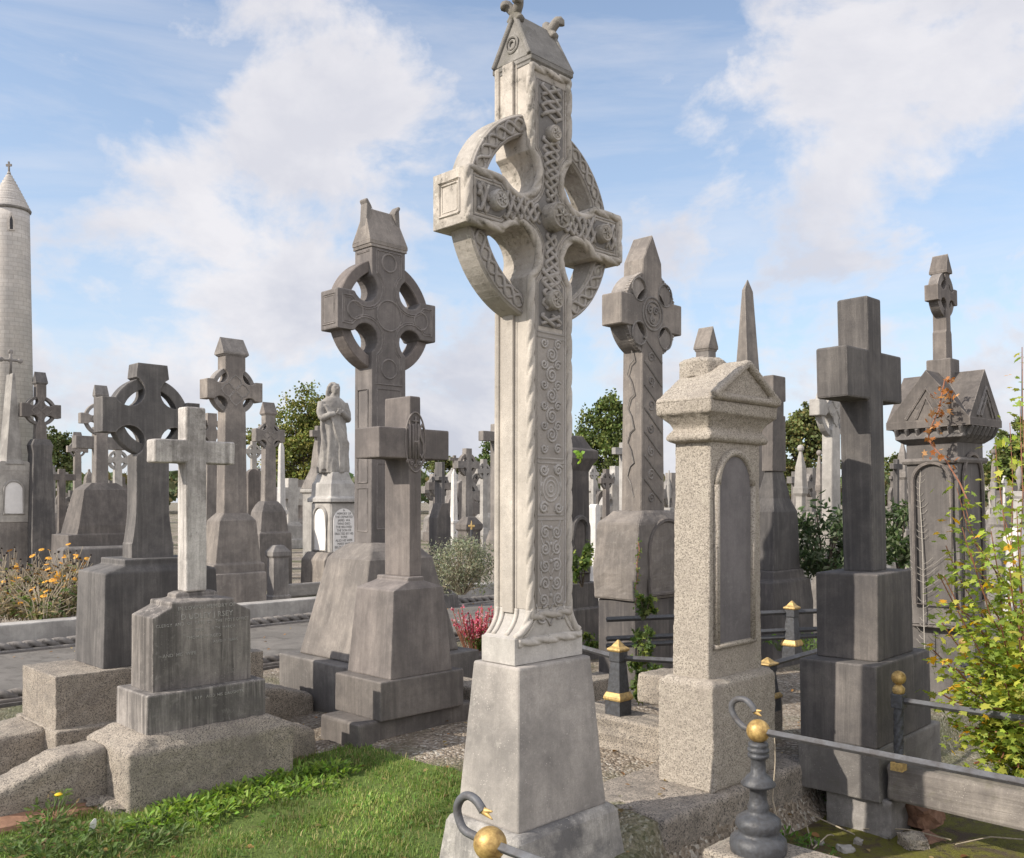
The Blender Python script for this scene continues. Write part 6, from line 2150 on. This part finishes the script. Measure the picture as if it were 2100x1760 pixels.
# ---------------------------------------------------------------- yellow-green sapling at the right edge
root = Vector((2.75, 4.95, -.05))
e = empty('maple_sapling', root, 0, 'yellow-green leafy sapling with reddish twigs at the right edge, some leaves turned gold', 'sapling')
TIPS = [(2096, 700, 5.2), (2092, 822, 5.0), (2070, 850, 5.0), (2040, 905, 4.9), (2095, 900, 4.6), (1958, 985, 4.8), (1975, 1020, 4.8), (2050, 985, 4.6), (1968, 1065, 4.7), (2030, 1075, 4.5), (2085, 1040, 4.4), (1932, 1100, 4.8), (1990, 1130, 4.6),
        (1922, 1172, 4.7), (1935, 1180, 4.5), (2010, 1190, 4.4), (2070, 1160, 4.3), (1930, 1275, 4.6), (1960, 1245, 4.5), (1925, 1345, 4.7), (1950, 1360, 4.5), (1990, 1300, 4.4), (2050, 1270, 4.3), (2090, 1300, 4.2), (1918, 1415, 4.75), (1945, 1440, 4.6),
        (1975, 1400, 4.5), (2010, 1430, 4.4), (2060, 1400, 4.3), (1935, 1480, 4.7), (1965, 1510, 4.6), (2000, 1520, 4.6), (2040, 1500, 4.5), (2090, 1480, 4.3), (1985, 1570, 4.7), (2040, 1570, 4.6), (2085, 1580, 4.5), (2100, 1400, 4.2), (2110, 1200, 4.2), (2110, 1550, 4.3), (1910, 1330, 4.9)]
LP, LG, bm = [], [], BM()
for u, v, d in TIPS:
    tp = pt(u, v, d + .12) - root
    mid = Vector((tp.x * .45 + rnd.uniform(-.05, .05), tp.y * .45, tp.z * .62 + .12 + .1 * rnd.random()))
    P_ = resample([(0, 0, 0), mid * .5 + Vector((0, 0, .06)), mid, tp * .8 + Vector((0, 0, .07)), tp], .06)
    tube(bm, P_, .0055, 5, rf=lambda s, a: max(.35, 1.3 - .55 * s))
    n = len(P_)
    for i in range(int(n * .36), n):
        for s in range(11 if (v > 1230 and u > 1940) else 5 if v > 930 else 2):
            w_ = Vector((rnd.uniform(-.10, .10), rnd.uniform(-.10, .10), rnd.uniform(-.055, .05)))
            (LG if rnd.random() < (.02 if u > 1975 else .05) else LP).append(tuple(P_[i] + w_))
mk('branches', bm, M_TWIG, e)
LP, LG = np.array(LP), np.array(LG)
leaves('green_leaves', LP, rng.uniform(.026, .05, len(LP)), tints(len(LP), (.34, .38, .065), .3, (.22, .30, .055), .4), M_LEAF, e, 'palm', up=-.1)
leaves('golden_leaves', LG, rng.uniform(.035, .058, len(LG)), tints(len(LG), (.72, .42, .04), .25), M_LEAF, e, 'palm', up=-.3)
for u, v in ((2065, 1085), (2015, 1012), (2025, 1018), (2100, 1180)):
    pass

# ---------------------------------------------------------------- creepers on the gabled tomb
def on_left_face(u, v, off):
    """point just off the gabled tomb's left face on the sight line u,v"""
    X0 = Vector((G.C[0], G.C[1], 0)) - Vector((G.a[0], G.a[1], 0)) * (g0[1] + off)
    k = (u - U0) / F
    t = (k * X0.y - X0.x) / (G.b[0] - k * G.b[1])
    q = X0 + Vector((G.b[0], G.b[1], 0)) * t
    return Vector((q.x, q.y, EYE - (v - V0) * q.y / F))


spine = [on_left_face(u, v, .05) for u, v in ((1897, 1350), (1894, 1250), (1893, 1150), (1890, 1080), (1886, 1010), (1888, 958))]
e = empty('dead_vine', spine[0], 0, 'bleached dead vine climbing the left face of the gabled tomb', 'vine')
S_ = resample(spine, .05)
bm = tube(BM(), [q - spine[0] for q in S_], .0045, 6)
for i in range(2, len(S_)):
    t = i / len(S_)
    for s in (-1, 1):
        L_ = (.16 if .3 < t < .5 else .05) * rnd.uniform(.3, 1.3)
        if rnd.random() < .3:
            continue
        d = Vector((G.b[0], G.b[1], 0)) * s * L_ + Vector((0, 0, L_ * .75))
        b0 = S_[i] - spine[0]
        tube(bm, [b0, b0 + d * .5 + Vector((0, 0, -.01)), b0 + d], .0018, 4)
mk('stem', bm, M_VINE, e)
cr = [on_left_face(u, v, o_) for u, v, o_ in ((1990, 1040, .3), (1968, 990, .25), (1940, 945, .25), (1915, 918, .24), (1903, 900, .24), (1912, 870, .26), (1926, 840, .26), (1932, 805, .22), (1938, 778, .2))]
e = empty('orange_creeper', cr[0], 0, 'reddish creeper with orange autumn leaves hanging on the gabled tomb', 'creeper')
Q_ = resample(cr, .03)
bm = tube(BM(), [q - cr[0] for q in Q_], .006, 6)
mk('stem', bm, M_TWIG, e)
L_ = []
for i, q in enumerate(Q_):
    t = i / len(Q_)
    if t > .33:
        for s in range(2 if t < .6 else 3):
            L_.append(tuple(q - cr[0] + Vector((rnd.uniform(-.07, .07), rnd.uniform(-.06, .02), rnd.uniform(-.04, .04)))))
L_ += [tuple(on_left_face(u, v, .26) - cr[0] + Vector((rnd.uniform(-.05, .05), 0, rnd.uniform(-.04, .04)))) for u, v in ((1888, 934), (1890, 938), (1952, 802), (1956, 798), (1948, 810), (1950, 840), (1954, 846), (1946, 836), (1944, 800), (1955, 790)) for _ in range(1)]
leaves('leaves', np.array(L_), rng.uniform(.03, .058, len(L_)), tints(len(L_), (.33, .135, .04), .4, (.48, .27, .12), .3), M_LEAF, e, 'ivy')

# fallen leaves on path, gravel and moss
fl = [ab(rnd.uniform(2, 16), rnd.uniform(PB0 + .05, PB1 - .05), .03) for _ in range(160)] + [Vector((p[0], p[1], gz(p[0], p[1]) + .018)) for p in [(rnd.uniform(-3, 2.6), rnd.uniform(3.3, 8)) for _ in range(420)]]
fl = np.array([tuple(p) for p in fl])
tag(leaves('fallen_leaves', fl, rng.uniform(.02, .05, len(fl)), tints(len(fl), (.26, .15, .06), .4, (.40, .30, .14), .4), M_LEAF, None, 'broad', up=.0, jit=.5), 'brown fallen leaves scattered over path, gravel and grass', 'leaves', kind='stuff')

# ================================================================ TREES
def tree(name, label, d, blobs, n, leaf, col, trunk_u, alt=None, frac=.0, group='trees beyond the graves', mat=None, spiky=0, gap=.0):
    """crown built of leaf clumps spread through lumpy blobs (u, v, ru, rv in px), trunk with limbs reaching them"""
    k = d / F
    root = Vector(((trunk_u - U0) * k, d, 0))
    e = empty(name, root, 0, label, 'tree', group)
    C_, R_ = [], []
    for u, v, ru, rv in blobs:
        C_.append(((u - U0) * k - root.x, rnd.uniform(-.25, .25) * ru * k, EYE - (v - V0) * k))
        R_.append((ru * k, ru * k * .9, rv * k))
    C_, R_ = np.array(C_), np.array(R_)
    w_ = (R_[:, 0] * R_[:, 2]); w_ = w_ / w_.sum()
    ncl = n // 34
    bi = rng.choice(len(C_), ncl, p=w_)
    v = rng.normal(0, 1, (ncl, 3)); v /= np.linalg.norm(v, axis=1)[:, None]
    rad = rng.uniform(.25, 1.0, ncl) ** .45
    lump_ = np.array([1 + .28 * noise.noise(Vector(q * 2.6) + Vector((d, b_, 0))) for q, b_ in zip(v, bi)])
    cl = C_[bi] + v * R_[bi] * (rad * lump_)[:, None]
    cs = rng.uniform(.10, .2, ncl) * R_[bi].mean(1)
    idx = rng.integers(0, ncl, n)
    pos = cl[idx] + rng.normal(0, 1, (n, 3)) * cs[idx][:, None] * [1, 1, .75]
    if spiky:
        m = rng.integers(0, ncl, spiky)
        t = rng.uniform(0, 1, (spiky, 14))
        dirn = v[m] * .8 + [0, 0, .55]
        sp = cl[m][:, None] + dirn[:, None] * t[:, :, None] * R_[bi[m]].mean(1)[:, None, None] * .55
        pos = np.concatenate([pos, sp.reshape(-1, 3) + rng.normal(0, .012 * d / 10, (spiky * 14, 3))])
        idx = np.concatenate([idx, np.repeat(m, 14)])
    br = (1 + rng.uniform(-.38, .38, ncl))[idx]
    pos[:, 2] = np.maximum(pos[:, 2], .3)
    T_ = tints(len(pos), col, .22, alt, frac) * br[:, None]
    leaves('crown', pos, rng.uniform(.7, 1.3, len(pos)) * leaf, np.clip(T_, .004, .6), mat or M_NEED, e, 'diamond')
    bm = BM()
    top = C_[:, 2].max()
    tr = .016 * top * 2
    tube(bm, resample([(0, 0, 0), (.02 * top, 0, top * .4), (0, 0, top * .85)], top / 8), tr, 8, rf=lambda s, a: max(.2, 1.2 - s / top))
    for c, r in zip(C_, R_):
        b0 = Vector((0, 0, min(c[2] * .7, top * .5)))
        tube(bm, resample([b0, (Vector(c) + b0) / 2 + Vector((0, 0, -.1)), c + np.array([0, 0, r[2] * .5])], top / 10), tr * .4, 6, rf=lambda s, a: max(.2, 1 - s / top))
    mk('trunk', bm, M_BARK, e, smooth=True)
    return e


OL = (.13, .155, .035)
tree('broadleaf_tree', 'rounded olive-green tree behind the robed statue', 75, [(634, 842, 44, 44), (602, 872, 42, 50), (655, 890, 38, 66), (625, 930, 56, 58), (590, 940, 36, 50), (545, 895, 26, 20), (560, 930, 36, 40), (520, 900, 20, 24)], 15000, .20, OL, 620, (.22, .20, .05), .25)
tree('yew_tree', 'dark green tree with spiky shoots between the pale cross and the pointed cross', 70, [(1250, 850, 36, 40), (1222, 885, 36, 40), (1270, 880, 34, 66), (1200, 905, 28, 34), (1240, 930, 52, 46), (1200, 950, 34, 36), (1310, 900, 36, 60)], 14000, .20, (.09, .125, .032), 1250, (.16, .18, .045), .2, spiky=60)
tree('broadleaf_tree', 'loose dark tree left of the massive dark cross, behind the pinnacles', 60, [(1662, 850, 26, 24), (1640, 875, 34, 30), (1612, 890, 28, 26), (1655, 905, 40, 38), (1620, 930, 36, 36), (1690, 890, 26, 40), (1680, 960, 44, 40), (1610, 965, 24, 30)], 9500, .20, (.11, .13, .04), 1648, (.20, .17, .06), .2)
tree('broadleaf_tree', 'dark hedge-like tree right of the gabled tomb at the right edge', 40, [(2072, 930, 36, 44), (2096, 890, 26, 30), (2050, 965, 34, 40), (2090, 990, 40, 40), (2120, 930, 40, 60)], 9000, .15, (.10, .13, .035), 2085, (.18, .17, .05), .15)
tree('broadleaf_tree', 'small dark tree behind the dark lichened cross near the tower', 70, [(118, 905, 24, 26), (138, 915, 22, 24), (98, 920, 22, 30), (120, 950, 40, 34)], 6000, .2, (.085, .11, .035), 118, (.10, .10, .03), .15)
tree('broadleaf_tree', 'pale green low tree seen just right of the IHS cross', 90, [(895, 952, 26, 18), (925, 960, 24, 20), (950, 968, 30, 22)], 4200, .22, (.10, .125, .04), 915, (.2, .19, .07), .2)
tree('broadleaf_tree', 'small green tree touching the left side of the tall pale cross', 90, [(990, 952, 22, 20), (1012, 930, 22, 34), (975, 965, 20, 18)], 3800, .22, (.07, .11, .03), 1000, (.14, .16, .05), .2)
tree('broadleaf_tree', 'little tree between the massive dark cross and the gabled tomb', 80, [(1836, 950, 22, 18), (1850, 965, 26, 20)], 2600, .22, (.075, .10, .03), 1845, (.15, .14, .05), .2)
# far woodland on the horizon, read as one mass
N_ = 26000
u = rng.uniform(-200, 2300, N_)
d = rng.uniform(120, 170, N_)
top = np.array([980 + 16 * noise.noise((x * .012, 0, 3)) + 9 * noise.noise((x * .05, 0, 5)) for x in u])
vv = top + rng.uniform(0, 1, N_) ** 1.4 * 48
pos = np.column_stack([(u - U0) * d / F, d, EYE - (vv - V0) * d / F])
pos[:, 2] = np.maximum(pos[:, 2], .2)
tag(leaves('far_wood', pos, rng.uniform(.6, 1.3, N_), tints(N_, (.085, .11, .045), .35, (.12, .10, .04), .2), M_NEED, None, 'diamond'), 'dark strip of woodland far beyond the graves', 'wood', kind='stuff')

# ================================================================ CAMERA, SUN, SKY
cam = bpy.data.cameras.new('camera')
co = bpy.data.objects.new('camera', cam)
COL.objects.link(co)
co.location = (0, 0, EYE)
co.rotation_euler = (R(90), 0, 0)
cam.sensor_width = 36
cam.lens = 36 * F / 2100
cam.shift_y = (V0 - 880) / 2100
cam.clip_end = 5000
sc.camera = co

sun = bpy.data.lights.new('sun', 'SUN')
sun.energy = SUN_E = 3.9
sun.angle = R(.53)
sun.color = (1, .915, .80)
so = bpy.data.objects.new('sun', sun)
COL.objects.link(so)
to_sun = Vector((SUN_DIR.x * math.cos(R(SUN_EL)), SUN_DIR.y * math.cos(R(SUN_EL)), math.sin(R(SUN_EL))))
so.rotation_euler = to_sun.to_track_quat('Z', 'Y').to_euler()
so.location = to_sun * 60

w = bpy.data.worlds.new('World')
sc.world = w
w.use_nodes = True
n = w.node_tree
n.nodes.clear()
g = NG(n)
out = g.new('ShaderNodeOutputWorld')
bg = g.new('ShaderNodeBackground')
sky = g.new('ShaderNodeTexSky', sky_type='NISHITA')
sky.sun_disc = False
sky.sun_elevation = R(SUN_EL)
sky.sun_rotation = math.atan2(SUN_DIR.x, SUN_DIR.y)
sky.air_density = 1.0
sky.dust_density = 1.2
sky.ozone_density = 1.2
SKY_S = .10
bg.inputs['Strength'].default_value = SKY_S
tc = g.new('ShaderNodeTexCoord')
dirv = tc.outputs['Generated']


def blob(u, v, r, wgt, sx=1.0):
    """soft cloud patch round a fixed direction of the sky, r in degrees"""
    d = Vector(((u - U0) / F, 1, -(v - V0) / F)).normalized()
    dp = g.new('ShaderNodeVectorMath', operation='DOT_PRODUCT')
    g.link(dirv, dp.inputs[0])
    dp.inputs[1].default_value = d
    x = g.new('ShaderNodeMapRange', interpolation_type='SMOOTHERSTEP')
    g.link(dp.outputs['Value'], x.inputs[0])
    for k, q in enumerate((math.cos(R(r)), 1.0, 0.0, wgt)):
        x.inputs[k + 1].default_value = q
    return x.outputs[0]


BLOBS = [(330, 170, 8, .17), (430, 260, 8, .17), (560, 130, 8, .17), (640, 240, 10, .20), (800, 260, 9, .17), (900, 330, 7, .12), (560, 30, 7, .13), (680, 370, 7, .10), (900, 60, 6, .07),
         (330, 430, 5, .2), (420, 520, 7, .42), (520, 620, 7, .40), (360, 640, 6, .10), (560, 680, 6, .10),
         (1540, 110, 7, .22), (1700, 60, 9, .22), (1860, 60, 10, .24), (2030, 110, 9, .28), (2090, 20, 8, .2), (1450, 190, 6, .20), (1500, 250, 5, .13), (1620, 200, 7, .15), (1820, 230, 7, .12), (1780, 330, 5, .08), (2060, 330, 7, .08),
         (90, 230, 5, .06), (1310, 450, 4, .08), (1120, 900, 12, .06),
         (1190, 230, 9, -.24), (80, 60, 9, -.25), (60, 380, 8, -.12), (1290, 40, 6, -.2), (760, 480, 6, -.12), (1000, 560, 8, -.22), (1300, 330, 5, -.12), (250, 330, 4, -.05), (1640, 470, 7, -.06), (180, 560, 6, -.05)]
fbm = g.noise(g.mapv(dirv, (6.0, 6.0, 9.0), (.35, .4, 2.2)), 1.0, 12, .59, .18)
sx_ = g.new('ShaderNodeSeparateXYZ')
g.link(dirv, sx_.inputs[0])
horiz = g.ramp(sx_.outputs[2], .0, .30, .52, -.02)          # thicker cloud towards the horizon
tot = g.math('ADD', g.math('ADD', g.math('MULTIPLY', fbm, 3.0), -1.53), horiz)
for bl in BLOBS:
    tot = g.math('ADD', tot, blob(bl[0], bl[1], bl[2] * 1.15, bl[3] * .56))
x = g.new('ShaderNodeMapRange', interpolation_type='SMOOTHSTEP')
g.link(tot, x.inputs[0])
for k, q in enumerate((-.05, .50, 0, .92)):
    x.inputs[k + 1].default_value = q
mask = x.outputs[0]
thin = g.noise(g.mapv(dirv, (2.2, 2.2, 15), (4, 0, 1)), 1.0, 8, .62, .5)   # long thin veils
mask = g.math('MAXIMUM', mask, g.ramp(thin, .44, .80, 0.04, .50))
shade = g.noise(g.mapv(dirv, (6.0, 6.0, 9.0), (.47, .4, 2.30)), 1.0, 10, .59, .18)
dens = g.ramp(tot, .04, .36)
low = g.ramp(sx_.outputs[2], .02, .34, 1.0, .50)
f_sh = g.math('MULTIPLY', g.math('MULTIPLY', g.ramp(shade, .40, .64), dens), low)
CL = 1.0 / SKY_S
cloud = g.mix(f_sh, (.62 * CL, .605 * CL, .62 * CL), (.40 * CL, .41 * CL, .47 * CL))
skyc = g.mix(1.0, sky.outputs[0], (1.36, 1.36, 1.38), 'MULTIPLY')
pale = g.mix(g.ramp(sx_.outputs[2], .50, .04, .10, .62), skyc, (.43 * CL, .54 * CL, .68 * CL))
# extra-bright cloud added unseen behind the camera to fill the shaded faces
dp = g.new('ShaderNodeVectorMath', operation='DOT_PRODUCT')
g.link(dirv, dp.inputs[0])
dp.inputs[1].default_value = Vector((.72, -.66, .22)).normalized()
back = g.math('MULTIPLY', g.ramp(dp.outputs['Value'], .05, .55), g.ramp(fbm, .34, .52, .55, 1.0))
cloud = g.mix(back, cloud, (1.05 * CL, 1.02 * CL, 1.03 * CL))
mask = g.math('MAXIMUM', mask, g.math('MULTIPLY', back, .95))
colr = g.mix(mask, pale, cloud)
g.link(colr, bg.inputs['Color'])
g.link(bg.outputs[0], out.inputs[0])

sc.view_settings.view_transform = 'Standard'
sc.view_settings.look = 'None'
sc.view_settings.exposure = 0.55
sc.view_settings.gamma = 1.0
sc.render.film_transparent = False
try:
    sc.cycles.use_denoising = True
    sc.cycles.max_bounces = 6
    sc.cycles.transparent_max_bounces = 8
except Exception:
    pass
